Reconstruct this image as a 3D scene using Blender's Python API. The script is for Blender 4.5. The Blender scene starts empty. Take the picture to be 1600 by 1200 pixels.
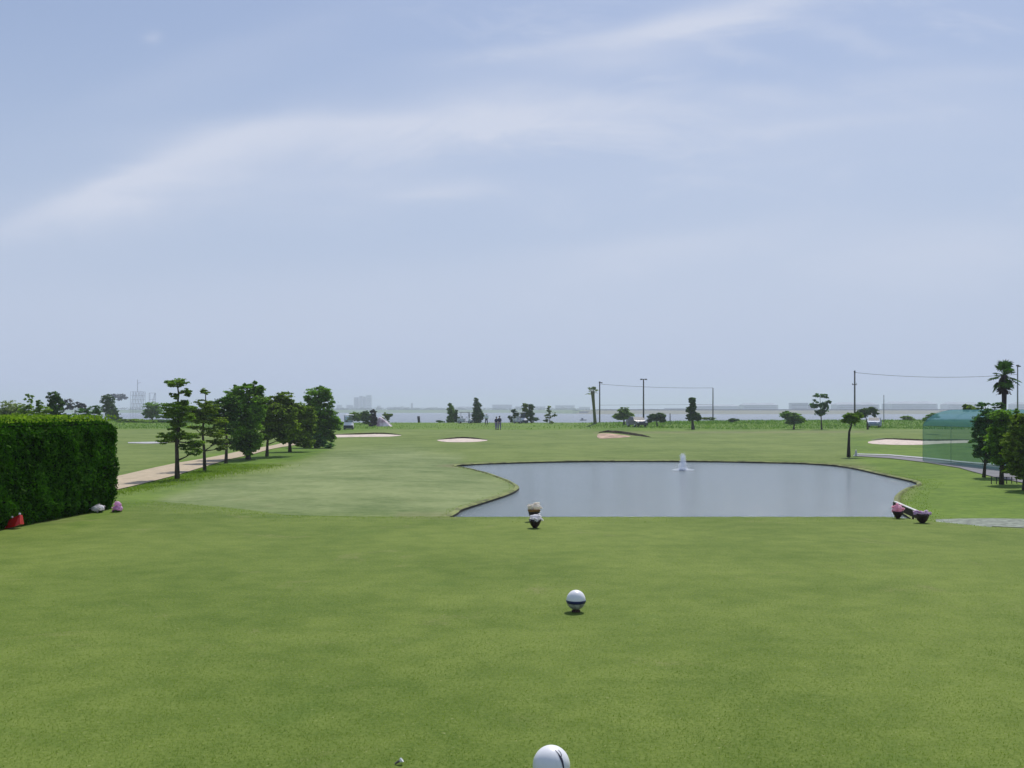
import bpy, bmesh, math, random
import numpy as np
from mathutils import Vector, Matrix, Quaternion
from mathutils.noise import noise as pnoise
S = bpy.context.scene
COL = S.collection
R = math.radians
# ------------------------------------------------------------------ camera, sun, sky, exposure
EYE, F, HZ = 1.56, 1600.0, 640.0        # eye height (m), focal length in photo pixels, horizon row of the photo
cam_d = bpy.data.cameras.new('camera'); cam = bpy.data.objects.new('camera', cam_d); COL.objects.link(cam)
cam.location = (0, 0, EYE); cam.rotation_euler = (R(90), 0, 0)
cam_d.sensor_width = 36; cam_d.lens = 36; cam_d.shift_y = (HZ-600)/1600
cam_d.clip_start = .05; cam_d.clip_end = 20000
S.camera = cam
SUN_EL, SUN_AZ = R(56), R(18)           # azimuth from +Y towards +X
sunv = Vector((math.cos(SUN_EL)*math.sin(SUN_AZ), math.cos(SUN_EL)*math.cos(SUN_AZ), math.sin(SUN_EL)))
sl = bpy.data.lights.new('sun', 'SUN'); sl.energy = 3.95; sl.angle = R(.6); sl.color = (1, .955, .89)
so = bpy.data.objects.new('sun', sl); COL.objects.link(so)
so.rotation_euler = sunv.to_track_quat('Z', 'Y').to_euler()
S.view_settings.view_transform = 'Standard'; S.view_settings.look = 'None'
S.view_settings.exposure = 0.0; S.view_settings.gamma = 1
try: S.view_settings.use_curve_mapping = False
except Exception: pass
S.render.engine = 'CYCLES'
S.cycles.max_bounces = 8; S.cycles.transparent_max_bounces = 16; S.cycles.volume_bounces = 1

class NT:                                # small node-graph helper
    def __init__(s, tree): s.t = tree; s.n = tree.nodes; s.l = tree.links
    def new(s, typ, **kw):
        n = s.n.new(typ)
        for k, v in kw.items(): setattr(n, k, v)
        return n
    def set(s, sock, v):
        if hasattr(v, 'is_output') or isinstance(v, bpy.types.NodeSocket): s.l.new(v, sock)
        else: sock.default_value = v
    def m(s, op, a, b=0.0, c=0.0, clamp=False):
        n = s.n.new('ShaderNodeMath'); n.operation = op; n.use_clamp = clamp
        s.set(n.inputs[0], a); s.set(n.inputs[1], b); s.set(n.inputs[2], c); return n.outputs[0]
    def mix(s, f, a, b, blend='MIX'):
        n = s.n.new('ShaderNodeMix'); n.data_type = 'RGBA'; n.blend_type = blend
        s.set(n.inputs[0], f); s.set(n.inputs[6], a); s.set(n.inputs[7], b); return n.outputs[2]
    def noise(s, vec, scale, detail=3, rough=.5, dist=0.0):
        n = s.n.new('ShaderNodeTexNoise'); s.set(n.inputs['Vector'], vec); n.inputs['Scale'].default_value = scale
        n.inputs['Detail'].default_value = detail; n.inputs['Roughness'].default_value = rough
        n.inputs['Distortion'].default_value = dist; return n.outputs[0]
    def step(s, x, a, b):
        n = s.n.new('ShaderNodeMapRange'); n.interpolation_type = 'SMOOTHSTEP'
        s.set(n.inputs[0], x); n.inputs[1].default_value = a; n.inputs[2].default_value = b; return n.outputs[0]
    def xyz(s, x, y, z=0.0):
        n = s.n.new('ShaderNodeCombineXYZ'); s.set(n.inputs[0], x); s.set(n.inputs[1], y); s.set(n.inputs[2], z); return n.outputs[0]
    def sep(s, v):
        n = s.n.new('ShaderNodeSeparateXYZ'); s.set(n.inputs[0], v); return n.outputs

W = bpy.data.worlds.new('World'); S.world = W; W.use_nodes = True
w = NT(W.node_tree); w.n.clear()
out = w.new('ShaderNodeOutputWorld'); bg = w.new('ShaderNodeBackground'); bg.inputs[1].default_value = .1
sky = w.new('ShaderNodeTexSky', sky_type='NISHITA', sun_disc=False, sun_elevation=SUN_EL, sun_rotation=SUN_AZ)
sky.air_density = 1.0; sky.dust_density = 1.6; sky.ozone_density = 3.0; sky.altitude = 0
tc = w.new('ShaderNodeTexCoord'); sx, sy, sz = w.sep(tc.outputs['Generated'])
yy = w.m('MAXIMUM', w.m('ABSOLUTE', sy), .15)
U = w.m('DIVIDE', sx, yy); V = w.m('DIVIDE', sz, yy)
# cirrus: a warped direction pair, soft streaks plus fibrous noise
wn = w.noise(w.xyz(w.m('MULTIPLY', U, 2.2), w.m('MULTIPLY', V, 5.0)), 1.3, 4, .55)
wn2 = w.noise(w.xyz(w.m('MULTIPLY', U, 5.5), w.m('MULTIPLY', V, 17.0), 3.7), 1.0, 6, .62, .6)
Uw = w.m('ADD', U, w.m('MULTIPLY', w.m('SUBTRACT', wn, .5), .16))
Vw = w.m('ADD', V, w.m('ADD', w.m('MULTIPLY', w.m('SUBTRACT', wn, .5), .07), w.m('MULTIPLY', w.m('SUBTRACT', wn2, .5), .035)))
def streak(px, py, ln, wd, ang, amp, sharp=1.0):
    u0, v0, a = (px-800)/F, (HZ-py)/F, R(ang)
    du = w.m('SUBTRACT', Uw, u0); dv = w.m('SUBTRACT', Vw, v0)
    p = w.m('ADD', w.m('MULTIPLY', du, math.cos(a)*F/ln), w.m('MULTIPLY', dv, math.sin(a)*F/ln))
    q = w.m('ADD', w.m('MULTIPLY', du, -math.sin(a)*F/wd), w.m('MULTIPLY', dv, math.cos(a)*F/wd))
    # sharper on the upper side, feathering down
    q = w.m('MULTIPLY', q, w.m('ADD', 1.0, w.m('MULTIPLY', w.m('GREATER_THAN', q, 0.0), sharp)))
    r2 = w.m('ADD', w.m('MULTIPLY', p, p), w.m('MULTIPLY', q, q))
    return w.m('MULTIPLY', w.m('EXPONENT', w.m('MULTIPLY', r2, -1.0)), amp)
tot = None
for st in [(70, 335, 130, 34, 20, .42), (270, 262, 190, 62, 21, .62), (560, 200, 300, 60, 5, .80), (820, 165, 150, 50, -4, .38),
           (420, 300, 420, 55, 3, .28), (1090, 36, 170, 30, 15, .75, .2), (900, 70, 240, 34, 8, .42), (680, 302, 95, 15, 6, .38, 0),
           (1040, 382, 230, 44, 8, .42), (1480, 385, 260, 70, 3, .40), (1180, 155, 110, 22, -4, .34, 0), (1500, 122, 190, 30, 3, .34, .2),
           (1430, 175, 300, 60, 0, .22), (1000, 180, 220, 60, -6, .30), (330, 100, 260, 60, 20, .15), (266, 48, 12, 12, 0, .3, 0),
           (1250, 260, 420, 90, 6, .20), (960, 110, 120, 20, 4, .35, .2), (1330, 60, 130, 14, -8, .30, 0), (1130, 88, 90, 12, -10, .28, 0), (1260, 205, 160, 18, 5, .28, .1), (160, 300, 150, 40, 24, .20), (700, 470, 900, 110, 0, .25)]:
    s_ = streak(*st); tot = s_ if tot is None else w.m('ADD', tot, s_)
fib = w.m('ADD', .72, w.m('MULTIPLY', wn2, .56))
cloud = w.m('MULTIPLY', tot, fib, clamp=True)
wisps = w.m('MULTIPLY', w.step(wn2, .46, .76), w.m('MULTIPLY', w.m('MULTIPLY', w.step(V, .10, .30), w.step(U, -.30, .05)), .42))
cloud = w.m('MINIMUM', w.m('ADD', cloud, wisps), .95)
veil = w.mix(.42, sky.outputs[0], (3.6, 4.5, 7.0, 1))                 # thin high veil over the whole sky
up = w.step(w.m('DIVIDE', sz, 1.0), .0, .42)
hor = w.mix(w.m('SUBTRACT', 1.0, up), veil, (4.95, 5.75, 7.45, 1))
skyc = w.mix(w.m('MULTIPLY', cloud, .84), hor, (6.7, 7.1, 8.3, 1))
w.l.new(skyc, bg.inputs[0]); w.l.new(bg.outputs[0], out.inputs[0])

# ------------------------------------------------------------------ helpers
def lerp(a, b, t): return a+(b-a)*t
def sst(a, b, x): t = min(1, max(0, (x-a)/(b-a))); return t*t*(3-2*t)
def tag(o, label=None, cat=None, group=None, kind=None):
    if label: o['label'] = label
    if cat: o['category'] = cat
    if group: o['group'] = group
    if kind: o['kind'] = kind
    return o
def empty(name, loc, label, cat, group=None, rz=0):
    o = bpy.data.objects.new(name, None); COL.objects.link(o); o.location = loc; o.rotation_euler = (0, 0, rz)
    o.empty_display_size = .3
    return tag(o, label, cat, group)
def link(name, me, mat=None, parent=None, loc=None):
    o = bpy.data.objects.new(name, me); COL.objects.link(o)
    if mat and not me.materials: me.materials.append(mat)
    if parent: o.parent = parent
    if loc is not None: o.location = loc
    return o
class MB:
    def __init__(s): s.v = []; s.f = []; s.mi = []; s.cur = 0
    def add(s, vs, fs):
        b = len(s.v); s.v += [tuple(v) for v in vs]; s.f += [tuple(i+b for i in f) for f in fs]; s.mi += [s.cur]*len(fs)
    def box(s, c, d, rz=0, taper=1.0, rx=0):
        x, y, z = d[0]/2, d[1]/2, d[2]/2
        M = Matrix.Rotation(rz, 3, 'Z') @ Matrix.Rotation(rx, 3, 'X')
        vs = [M @ Vector((a*x*(taper if k > 0 else 1), b_*y*(taper if k > 0 else 1), k*z))+Vector(c) for k in (-1, 1) for b_ in (-1, 1) for a in (-1, 1)]
        s.add(vs, [(0, 2, 3, 1), (4, 5, 7, 6), (0, 1, 5, 4), (2, 6, 7, 3), (0, 4, 6, 2), (1, 3, 7, 5)])
    def tube(s, pts, rad, n=6, cap=True):
        pts = [Vector(p) for p in pts]
        if not hasattr(rad, '__len__'): rad = [rad]*len(pts)
        vs = []
        for i, p in enumerate(pts):
            d = (pts[min(i+1, len(pts)-1)]-pts[max(i-1, 0)]).normalized()
            a = d.cross(Vector((0, 1, 0)) if abs(d.y) < .9 else Vector((1, 0, 0))).normalized(); b = d.cross(a)
            for k in range(n):
                t = 2*math.pi*k/n; vs.append(p+(a*math.cos(t)+b*math.sin(t))*rad[i])
        fs = [(i*n+k, i*n+(k+1) % n, (i+1)*n+(k+1) % n, (i+1)*n+k) for i in range(len(pts)-1) for k in range(n)]
        if cap: fs += [tuple(range(n-1, -1, -1)), tuple((len(pts)-1)*n+k for k in range(n))]
        s.add(vs, fs)
    def lathe(s, prof, c=(0, 0, 0), n=20, M=None):
        vs = []; c = Vector(c)
        for r, z in prof:
            for k in range(n):
                t = 2*math.pi*k/n; p = Vector((r*math.cos(t), r*math.sin(t), z)); vs.append((M @ p if M else p)+c)
        fs = [(i*n+k, i*n+(k+1) % n, (i+1)*n+(k+1) % n, (i+1)*n+k) for i in range(len(prof)-1) for k in range(n)]
        fs += [tuple(range(n-1, -1, -1)), tuple((len(prof)-1)*n+k for k in range(n))]
        s.add(vs, fs)
    def ell(s, c, r, n=12, M=None):
        prof = [(math.sin(math.pi*i/n) if 0 < i < n else .02, -math.cos(math.pi*i/n)) for i in range(n+1)]
        D = Matrix.Diagonal(Vector(r)); s.lathe(prof, c, 2*n, (M @ D) if M else D)
    def extrude(s, prof, x0, x1):          # prof of (y, z) between x0 and x1
        n = len(prof); s.add([(x0, y, z) for y, z in prof]+[(x1, y, z) for y, z in prof],
              [tuple(range(n)), tuple(range(2*n-1, n-1, -1))]+[(i, i+n, (i+1) % n+n, (i+1) % n) for i in range(n)])
    def mesh(s, name, smooth=False):
        me = bpy.data.meshes.new(name); me.from_pydata(s.v, [], s.f)
        if max(s.mi or [0]): me.polygons.foreach_set('material_index', s.mi)
        if smooth: me.shade_smooth()
        me.update(); return me
    def build(s, name, mat, parent=None, smooth=False, loc=None):
        me = s.mesh(name, smooth)
        bm = bmesh.new(); bm.from_mesh(me); bmesh.ops.recalc_face_normals(bm, faces=bm.faces); bm.to_mesh(me); bm.free()
        for m in (mat if isinstance(mat, (list, tuple)) else [mat]): me.materials.append(m)
        return link(name, me, None, parent, loc)

# ------------------------------------------------------------------ materials
def mat(name, col, rough=.6, var=.12, scale=8, metal=0, spec=.4, bump=0, coat=0, stretch=None, col2=None):
    m = bpy.data.materials.new(name); m.use_nodes = True; g = NT(m.node_tree); p = g.n['Principled BSDF']
    t = g.new('ShaderNodeTexCoord'); vec = t.outputs['Object']
    if stretch:
        mp = g.new('ShaderNodeMapping'); g.l.new(vec, mp.inputs[0]); mp.inputs['Scale'].default_value = stretch; vec = mp.outputs[0]
    nz = g.noise(vec, scale, 5, .6)
    c2 = col2 or tuple(max(0, c*(1-var*2.2)) for c in col)
    c1 = tuple(min(1, c*(1+var)) for c in col)
    g.l.new(g.mix(g.step(nz, .3, .7), (*c2, 1), (*c1, 1)), p.inputs['Base Color'])
    p.inputs['Roughness'].default_value = rough; p.inputs['Metallic'].default_value = metal
    p.inputs['Specular IOR Level'].default_value = spec; p.inputs['Coat Weight'].default_value = coat
    if bump:
        b = g.new('ShaderNodeBump'); b.inputs['Strength'].default_value = bump; b.inputs['Distance'].default_value = .02
        g.l.new(g.noise(vec, scale*4, 5, .65), b.inputs['Height']); g.l.new(b.outputs[0], p.inputs['Normal'])
    return m
def leafmat(name, c_dark, c_light, transl=.48, cl=1.2, gloss=.08, tint=(1.0, 1.15, .5, 1)):
    m = bpy.data.materials.new(name); m.use_nodes = True; g = NT(m.node_tree); g.n.clear()
    o = g.new('ShaderNodeOutputMaterial'); geo = g.new('ShaderNodeNewGeometry'); t = g.new('ShaderNodeTexCoord')
    f = g.m('ADD', g.m('MULTIPLY', geo.outputs['Random Per Island'], .55), g.m('MULTIPLY', g.step(g.noise(t.outputs['Object'], cl, 3), .32, .68), .45))
    c = g.mix(f, (*c_dark, 1), (*c_light, 1))
    d = g.new('ShaderNodeBsdfDiffuse'); g.l.new(c, d.inputs[0])
    tr = g.new('ShaderNodeBsdfTranslucent'); g.l.new(g.mix(1.0, c, tint, 'MULTIPLY'), tr.inputs[0])
    gl = g.new('ShaderNodeBsdfGlossy'); gl.inputs['Roughness'].default_value = .55; gl.inputs[0].default_value = (.16, .20, .10, 1)
    m1 = g.new('ShaderNodeMixShader'); m1.inputs[0].default_value = transl; g.l.new(d.outputs[0], m1.inputs[1]); g.l.new(tr.outputs[0], m1.inputs[2])
    m2 = g.new('ShaderNodeMixShader'); m2.inputs[0].default_value = gloss; g.l.new(m1.outputs[0], m2.inputs[1]); g.l.new(gl.outputs[0], m2.inputs[2])
    g.l.new(m2.outputs[0], o.inputs[0]); return m
M = {}
M['pine'] = leafmat('pine_foliage', (.026, .070, .006), (.27, .44, .040))
M['broad'] = leafmat('broad_foliage', (.026, .082, .006), (.25, .46, .040))
M['olive'] = leafmat('olive_foliage', (.040, .082, .006), (.28, .40, .038))
M['dark'] = leafmat('dark_foliage', (.010, .038, .007), (.085, .19, .025), .30)
M['blue'] = leafmat('bluish_foliage', (.016, .062, .020), (.14, .30, .09))
M['pale'] = leafmat('pale_foliage', (.12, .17, .07), (.36, .42, .18))
M['bright'] = leafmat('bright_foliage', (.08, .17, .012), (.30, .44, .040))
M['purple'] = leafmat('purple_foliage', (.020, .012, .016), (.060, .035, .040), .15)
M['hedge'] = leafmat('hedge_foliage', (.004, .026, .001), (.060, .205, .006), .32, 2.2, .04)
M['bare'] = leafmat('twig_foliage', (.10, .10, .12), (.16, .16, .20), .1)
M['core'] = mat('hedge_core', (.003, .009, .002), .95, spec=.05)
M['bark'] = mat('bark', (.055, .042, .034), .9, .3, 14, bump=.6, stretch=(1, 1, .25))
M['bark_grey'] = mat('grey_bark', (.20, .18, .15), .9, .3, 14, bump=.6, stretch=(1, 1, .25))
M['bark_plum'] = mat('dark_bark', (.030, .022, .024), .9, .3, 14, bump=.6, stretch=(1, 1, .25))
M['sand'] = mat('bunker_sand', (.60, .50, .43), .95, .12, 2.5, bump=.3)
M['redsand'] = mat('reddish_sand', (.46, .31, .22), .95, .3, 1.2, bump=.4)
M['earth'] = mat('earth_lip', (.17, .115, .07), .95, .3, 3, bump=.5)
M['cpath'] = mat('tan_path', (.43, .35, .24), .95, .08, 2.5, bump=.2)
M['asph'] = mat('grey_path', (.17, .165, .18), .9, .10, 1.5, bump=.3)
M['kerb'] = mat('pale_kerb', (.42, .42, .44), .85, .1, 3)
M['bank'] = mat('bank_turf', (.17, .20, .055), .9, .3, 2, bump=.4)
M['bankface'] = mat('bank_face', (.028, .024, .018), .9, .3, 2, bump=.4)
M['gravel'] = mat('worn_path', (.22, .25, .20), .95, .2, 5, bump=.3)
M['ball'] = mat('white_shell', (.82, .82, .84), .35, .02, 9, spec=.5)
M['ballgrey'] = mat('grey_shell', (.36, .36, .36), .5, .25, 30)
M['navy'] = mat('navy_band', (.016, .020, .11), .4, .15, 20)
M['logo'] = mat('black_mark', (.03, .03, .05), .5, .1, 20)
M['stake'] = mat('brown_stake', (.05, .025, .018), .8, .2, 20)
M['plum'] = mat('plum_pot', (.035, .014, .026), .55, .25, 12)
M['amber'] = mat('amber_rim', (.28, .13, .03), .6, .3, 25)
M['red'] = mat('red_plastic', (.60, .012, .010), .4, .15, 10)
M['white'] = mat('white_paint', (.78, .78, .80), .4, .04, 5)
M['offwhite'] = mat('offwhite_paint', (.60, .62, .68), .4, .08, 5)
M['navyp'] = mat('navy_paint', (.025, .030, .075), .35, .1, 5)
M['black'] = mat('black_rubber', (.015, .015, .017), .7, .1, 10)
M['glass'] = mat('dark_glass', (.04, .05, .07), .4, .05, 5, spec=.25)
M['steel'] = mat('galvanised_steel', (.20, .21, .22), .5, .15, 6, metal=.5)
M['darkpole'] = mat('dark_pole', (.060, .055, .055), .7, .15, 6)
M['wood'] = mat('plank_wood', (.045, .028, .020), .8, .3, 8, stretch=(1, 6, 6))
M['bld'] = mat('far_building', (.42, .45, .50), .8, .10, .05)
M['bld2'] = mat('far_building_roof', (.30, .33, .38), .8, .10, .05)
M['bld3'] = mat('far_tower', (.20, .22, .26), .8, .12, .05)
M['wallg'] = mat('levee_wall', (.035, .04, .05), .9, .15, .02)
M['skin'] = mat('skin', (.42, .26, .19), .6, .05, 20)
M['navyc'] = mat('navy_cloth', (.022, .022, .060), .9, .1, 20)
M['lav'] = mat('lavender_cloth', (.24, .20, .36), .9, .1, 20)
M['whitec'] = mat('white_cloth', (.75, .76, .80), .9, .05, 20)
M['tarp'] = mat('pale_tarpaulin', (.80, .70, .76), .7, .25, .9, bump=.5, col2=(.34, .18, .24))
M['carw'] = mat('pale_car_paint', (.24, .30, .42), .55, .04, 3, coat=.05)
M['card'] = mat('plum_car_paint', (.045, .040, .065), .3, .04, 3, coat=.6)
M['stone'] = mat('white_stone', (.60, .60, .58), .8, .15, 12)
def petalmat(name, a, b):
    return leafmat(name, a, b, .50, 30, .02, (1, 1, 1, 1))
M['pink'] = petalmat('pink_petals', (.90, .38, .56), (.97, .74, .84))
M['lilac'] = petalmat('lilac_petals', (.62, .34, .62), (.95, .88, .97))
M['cream'] = petalmat('cream_petals', (.90, .83, .75), (.97, .94, .90))
M['whitep'] = petalmat('white_petals', (.90, .86, .93), (.98, .97, .98))
M['magenta'] = petalmat('magenta_petals', (.80, .36, .70), (.96, .76, .93))

# grass
gm = bpy.data.materials.new('turf'); gm.use_nodes = True; g = NT(gm.node_tree); p = g.n['Principled BSDF']
t = g.new('ShaderNodeTexCoord'); vec = t.outputs['Object']
at = g.new('ShaderNodeAttribute', attribute_name='zone'); zr, zf, zd = g.sep(at.outputs['Color'])
n_big = g.noise(vec, .11, 3, .5); n_mid = g.noise(vec, .55, 4, .6); n_sm = g.noise(vec, 3.2, 4, .62); n_fine = g.noise(vec, 42, 3, .7); n_tuft = g.noise(vec, 11, 3, .65)
def vari(lo, hi, k_b=.3, k_m=.3, k_s=.22, k_f=.30):
    f = g.m('ADD', g.m('ADD', g.m('MULTIPLY', g.step(n_big, .35, .65), k_b), g.m('MULTIPLY', g.step(n_mid, .35, .65), k_m)),
            g.m('ADD', g.m('MULTIPLY', g.step(n_sm, .3, .7), k_s), g.m('MULTIPLY', g.step(n_fine, .3, .7), k_f)), clamp=True)
    return g.mix(f, (*lo, 1), (*hi, 1))
tee = vari((.054, .103, .010), (.172, .224, .046), .20, .26, .26, .40)
fair = vari((.082, .130, .036), (.245, .288, .125), .30, .36, .26, .12)
rough_ = vari((.036, .090, .006), (.135, .225, .018), .2, .32, .34, .3)
dry = vari((.11, .115, .045), (.24, .21, .12), .2, .3, .3, .3)
c = g.mix(g.m('MULTIPLY', zf, 1.0, clamp=True), tee, fair)
c = g.mix(zr, c, rough_)
c = g.mix(g.m('MULTIPLY', zd, g.m('ADD', .45, g.m('MULTIPLY', n_sm, .9)), clamp=True), c, dry)
# sparse bleached clippings and worn specks
spk = g.m('MULTIPLY', g.step(g.noise(vec, 38, 2, .5), .66, .76), .6)
c = g.mix(spk, c, (.30, .31, .14, 1))
patch = g.m('MULTIPLY', g.step(g.noise(vec, .9, 6, .75, .5), .57, .74), .55)
c = g.mix(patch, c, (.205, .200, .085, 1))
lush = g.m('MULTIPLY', g.step(g.noise(vec, .75, 5, .7, .8), .55, .75), .40)
c = g.mix(lush, c, (.062, .125, .018, 1))
bald = g.m('MULTIPLY', g.step(g.noise(vec, 2.3, 4, .6), .70, .80), .55)
c = g.mix(bald, c, (.27, .225, .13, 1))
g.l.new(c, p.inputs['Base Color']); p.inputs['Roughness'].default_value = .9; p.inputs['Specular IOR Level'].default_value = .12

bp = g.new('ShaderNodeBump'); bp.inputs['Strength'].default_value = .22; bp.inputs['Distance'].default_value = .03
g.l.new(g.m('ADD', g.m('MULTIPLY', n_fine, .5), g.m('MULTIPLY', n_tuft, .7)), bp.inputs['Height']); g.l.new(bp.outputs[0], p.inputs['Normal'])
M['turf'] = gm

def watermat(name, base, wave, sc, rough=.06):
    m = bpy.data.materials.new(name); m.use_nodes = True; g = NT(m.node_tree); p = g.n['Principled BSDF']
    t = g.new('ShaderNodeTexCoord'); vec = t.outputs['Object']
    mp = g.new('ShaderNodeMapping'); g.l.new(vec, mp.inputs[0]); mp.inputs['Scale'].default_value = (1, 2.2, 1)
    p.inputs['Base Color'].default_value = (*base, 1); p.inputs['Roughness'].default_value = rough; p.inputs['IOR'].default_value = 1.33
    b = g.new('ShaderNodeBump'); b.inputs['Strength'].default_value = wave; b.inputs['Distance'].default_value = .05
    hgt = g.m('ADD', g.noise(mp.outputs[0], sc, 4, .65), g.m('MULTIPLY', g.noise(mp.outputs[0], sc*3.1, 2), .35))
    g.l.new(hgt, b.inputs['Height']); g.l.new(b.outputs[0], p.inputs['Normal']); return m
M['pond'] = watermat('pond_water', (.12, .155, .160), .55, 7.0, .16)
M['river'] = watermat('river_water', (.06, .075, .09), .35, .6, .2)
# green netting
nm = bpy.data.materials.new('green_netting'); nm.use_nodes = True; g = NT(nm.node_tree); g.n.clear()
o_ = g.new('ShaderNodeOutputMaterial'); tb = g.new('ShaderNodeBsdfTransparent'); db = g.new('ShaderNodeBsdfDiffuse'); trb = g.new('ShaderNodeBsdfTranslucent')
tb.inputs[0].default_value = (.78, .95, .88, 1); db.inputs[0].default_value = (.030, .085, .075, 1); trb.inputs[0].default_value = (.030, .085, .08, 1)
a_ = g.new('ShaderNodeAddShader'); g.l.new(db.outputs[0], a_.inputs[0]); g.l.new(trb.outputs[0], a_.inputs[1])
ms = g.new('ShaderNodeMixShader'); t = g.new('ShaderNodeTexCoord')
g.set(ms.inputs[0], g.m('ADD', .38, g.m('MULTIPLY', g.noise(t.outputs['Object'], .8, 3), .2)))
g.l.new(tb.outputs[0], ms.inputs[1]); g.l.new(a_.outputs[0], ms.inputs[2]); g.l.new(ms.outputs[0], o_.inputs[0]); M['net'] = nm
fm = bpy.data.materials.new('spray_water'); fm.use_nodes = True; g = NT(fm.node_tree); g.n.clear()
o_ = g.new('ShaderNodeOutputMaterial'); tb = g.new('ShaderNodeBsdfTransparent'); db = g.new('ShaderNodeBsdfDiffuse'); trb = g.new('ShaderNodeBsdfTranslucent')
db.inputs[0].default_value = (.80, .84, .92, 1); trb.inputs[0].default_value = (.80, .84, .92, 1)
a_ = g.new('ShaderNodeMixShader'); a_.inputs[0].default_value = .5; g.l.new(db.outputs[0], a_.inputs[1]); g.l.new(trb.outputs[0], a_.inputs[2])
ms = g.new('ShaderNodeMixShader'); ms.inputs[0].default_value = .42
g.l.new(tb.outputs[0], ms.inputs[1]); g.l.new(a_.outputs[0], ms.inputs[2]); g.l.new(ms.outputs[0], o_.inputs[0]); M['spray'] = fm

# ------------------------------------------------------------------ terrain
PZ, RZ = -1.35, -5.0                      # pond level, river level
def at(px, py, d): return Vector(((px-800)/F*d, d, EYE-(py-HZ)/F*d))
def wat(px, py, z=PZ): d = (EYE-z)*F/(py-HZ); return ((px-800)/F*d, d)
pond_px = [(712, 730), (735, 727.5), (760, 726), (850, 723.3), (950, 722), (1100, 722.3), (1200, 724), (1265, 726), (1320, 731), (1380, 744), (1432, 757),
           (1412, 767), (1399, 777), (1397, 788), (1402, 800)]
POND = [wat(*q) for q in pond_px]+[(10.2, 26.2), (8.5, 24.6), (4, 24.0), (0.5, 24.2), (-1.6, 25.6)] + \
       [wat(*q) for q in [(716, 804), (728, 797), (768, 784), (797, 774), (808, 768), (811, 763), (803, 757), (785, 749), (755, 739), (728, 733)]]
def catmull(P, k=4):
    o = []; n = len(P)
    for i in range(n):
        a, b, c_, d = (Vector(P[(i+j) % n]) for j in (-1, 0, 1, 2))
        for s in range(k):
            t_ = s/k; o.append(.5*((2*b)+(c_-a)*t_+(2*a-5*b+4*c_-d)*t_*t_+(3*b-a-3*c_+d)*t_**3))
    return o
PP = catmull(POND); PA = np.array([tuple(q) for q in PP])
def sdist(X, Y, A):                        # signed distance to a closed polygon, negative inside (arrays)
    B = np.roll(A, -1, axis=0); best = np.full(X.shape, 1e9); ins = np.zeros(X.shape, bool)
    for (ax, ay), (bx, by) in zip(A, B):
        dx, dy = bx-ax, by-ay; L = dx*dx+dy*dy+1e-12
        t_ = np.clip(((X-ax)*dx+(Y-ay)*dy)/L, 0, 1)
        best = np.minimum(best, (X-ax-t_*dx)**2+(Y-ay-t_*dy)**2)
        cr = ((ay > Y) != (by > Y)) & (X < (bx-ax)*(Y-ay)/((by-ay) if by != ay else 1e-9)+ax); ins ^= cr
    d = np.sqrt(best); return np.where(ins, -d, d)
def ss(a, b, x): t_ = np.clip((x-a)/(b-a), 0, 1); return t_*t_*(3-2*t_)
BUMPS = [  # px, depth, height, radius x, radius y
    (985, 118, .62, 5.0, 6.0), (575, 116, .35, 8.0, 7.0), (722, 100, .30, 4.5, 5.0), (1420, 97, .45, 6.5, 6.0), (1120, 150, .25, 14, 9)]
def Hn(X, Y):
    X = np.asarray(X, float); Y = np.asarray(Y, float)
    Yc = np.maximum(Y, 1.0); u = X/Yc
    yc = 14.5+np.where(X < -3.5, (-3.5-X)*.75, 0)-np.where(X > 5.6, (X-5.6)*1.5, 0); yc = np.clip(yc, 10.5, 19)
    ze = np.interp(u*F+800, [-400, 180, 330, 530, 930, 1080, 1180, 1400, 1700, 2200], [-.2, -.25, -.45, -.75, -.75, -.45, -.35, -.3, -.2, -.2])
    low = np.interp(Y, [0, 60, 90, 132], [-1.2, -1.2, -1.15, -1.02])
    low = low+(ze+1.02)*ss(134, 176, Y)
    z = low*ss(0, 1, (Y-yc)/(6.8+3.5*np.clip((-2.2-X)/2.5, 0, 1)))
    und = .05*np.sin(X*.21+1.3)*np.sin(Y*.17+.4)+.03*np.sin(X*.43+Y*.31)
    z = z+und*ss(19, 32, Y)*ss(.5, 6, sdist(X, Y, PA) if X.size else X)*(1-ss(130, 170, Y))
    for (bp_, bd, bh, rx, ry) in BUMPS:
        bx = (bp_-800)/F*bd; z = z+bh*np.exp(-((X-bx)/rx)**2-((Y-bd)/ry)**2)
    sd = sdist(X, Y, PA) if X.size else X
    z = np.where(sd < 4, z*ss(.6, 4, sd)+(PZ+.085)*(1-ss(.6, 4, sd)), z)
    z = np.where(sd < .22, z-2.0*ss(0, 1, (.22-sd)/.6), z)
    # river channel and far shore
    z = np.where(Y > 182, z+(-6.2-z)*ss(182, 194, Y), z)
    ds = np.interp(u*F+800, [-2000, 800, 930, 3000], [2080, 2080, 1500, 1500])
    z = np.where(Y > ds, -6.2+(6.2+np.where(u*F+800 > 900, .35, .75))*ss(0, 1, (Y-ds+12)/60), z)
    return z
def H(x, y): return float(Hn(np.array([x]), np.array([y]))[0])
_dd = np.concatenate([np.arange(3, 60, .1), np.arange(60, 184, .25)])
def hit(px, py):                           # where the view through a photo pixel meets the ground
    X = (px-800)/F*_dd; Z = EYE-(py-HZ)/F*_dd; h = Hn(X, _dd)
    i = np.argmax(Z <= h)
    if Z[i] > h[i]: i = len(_dd)-1
    d = float(_dd[i]); return Vector((float(X[i]), d, float(h[i])))
rows = [-6.0]
while rows[-1] < 6500:
    y_ = rows[-1]; rows.append(y_+(.16 if y_ < 30 else .0053*y_ if y_ < 180 else .5 if y_ < 194 else .05*y_ if (y_ < 1150 or y_ > 2300) else 16))
rows = np.array(rows)
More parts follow.
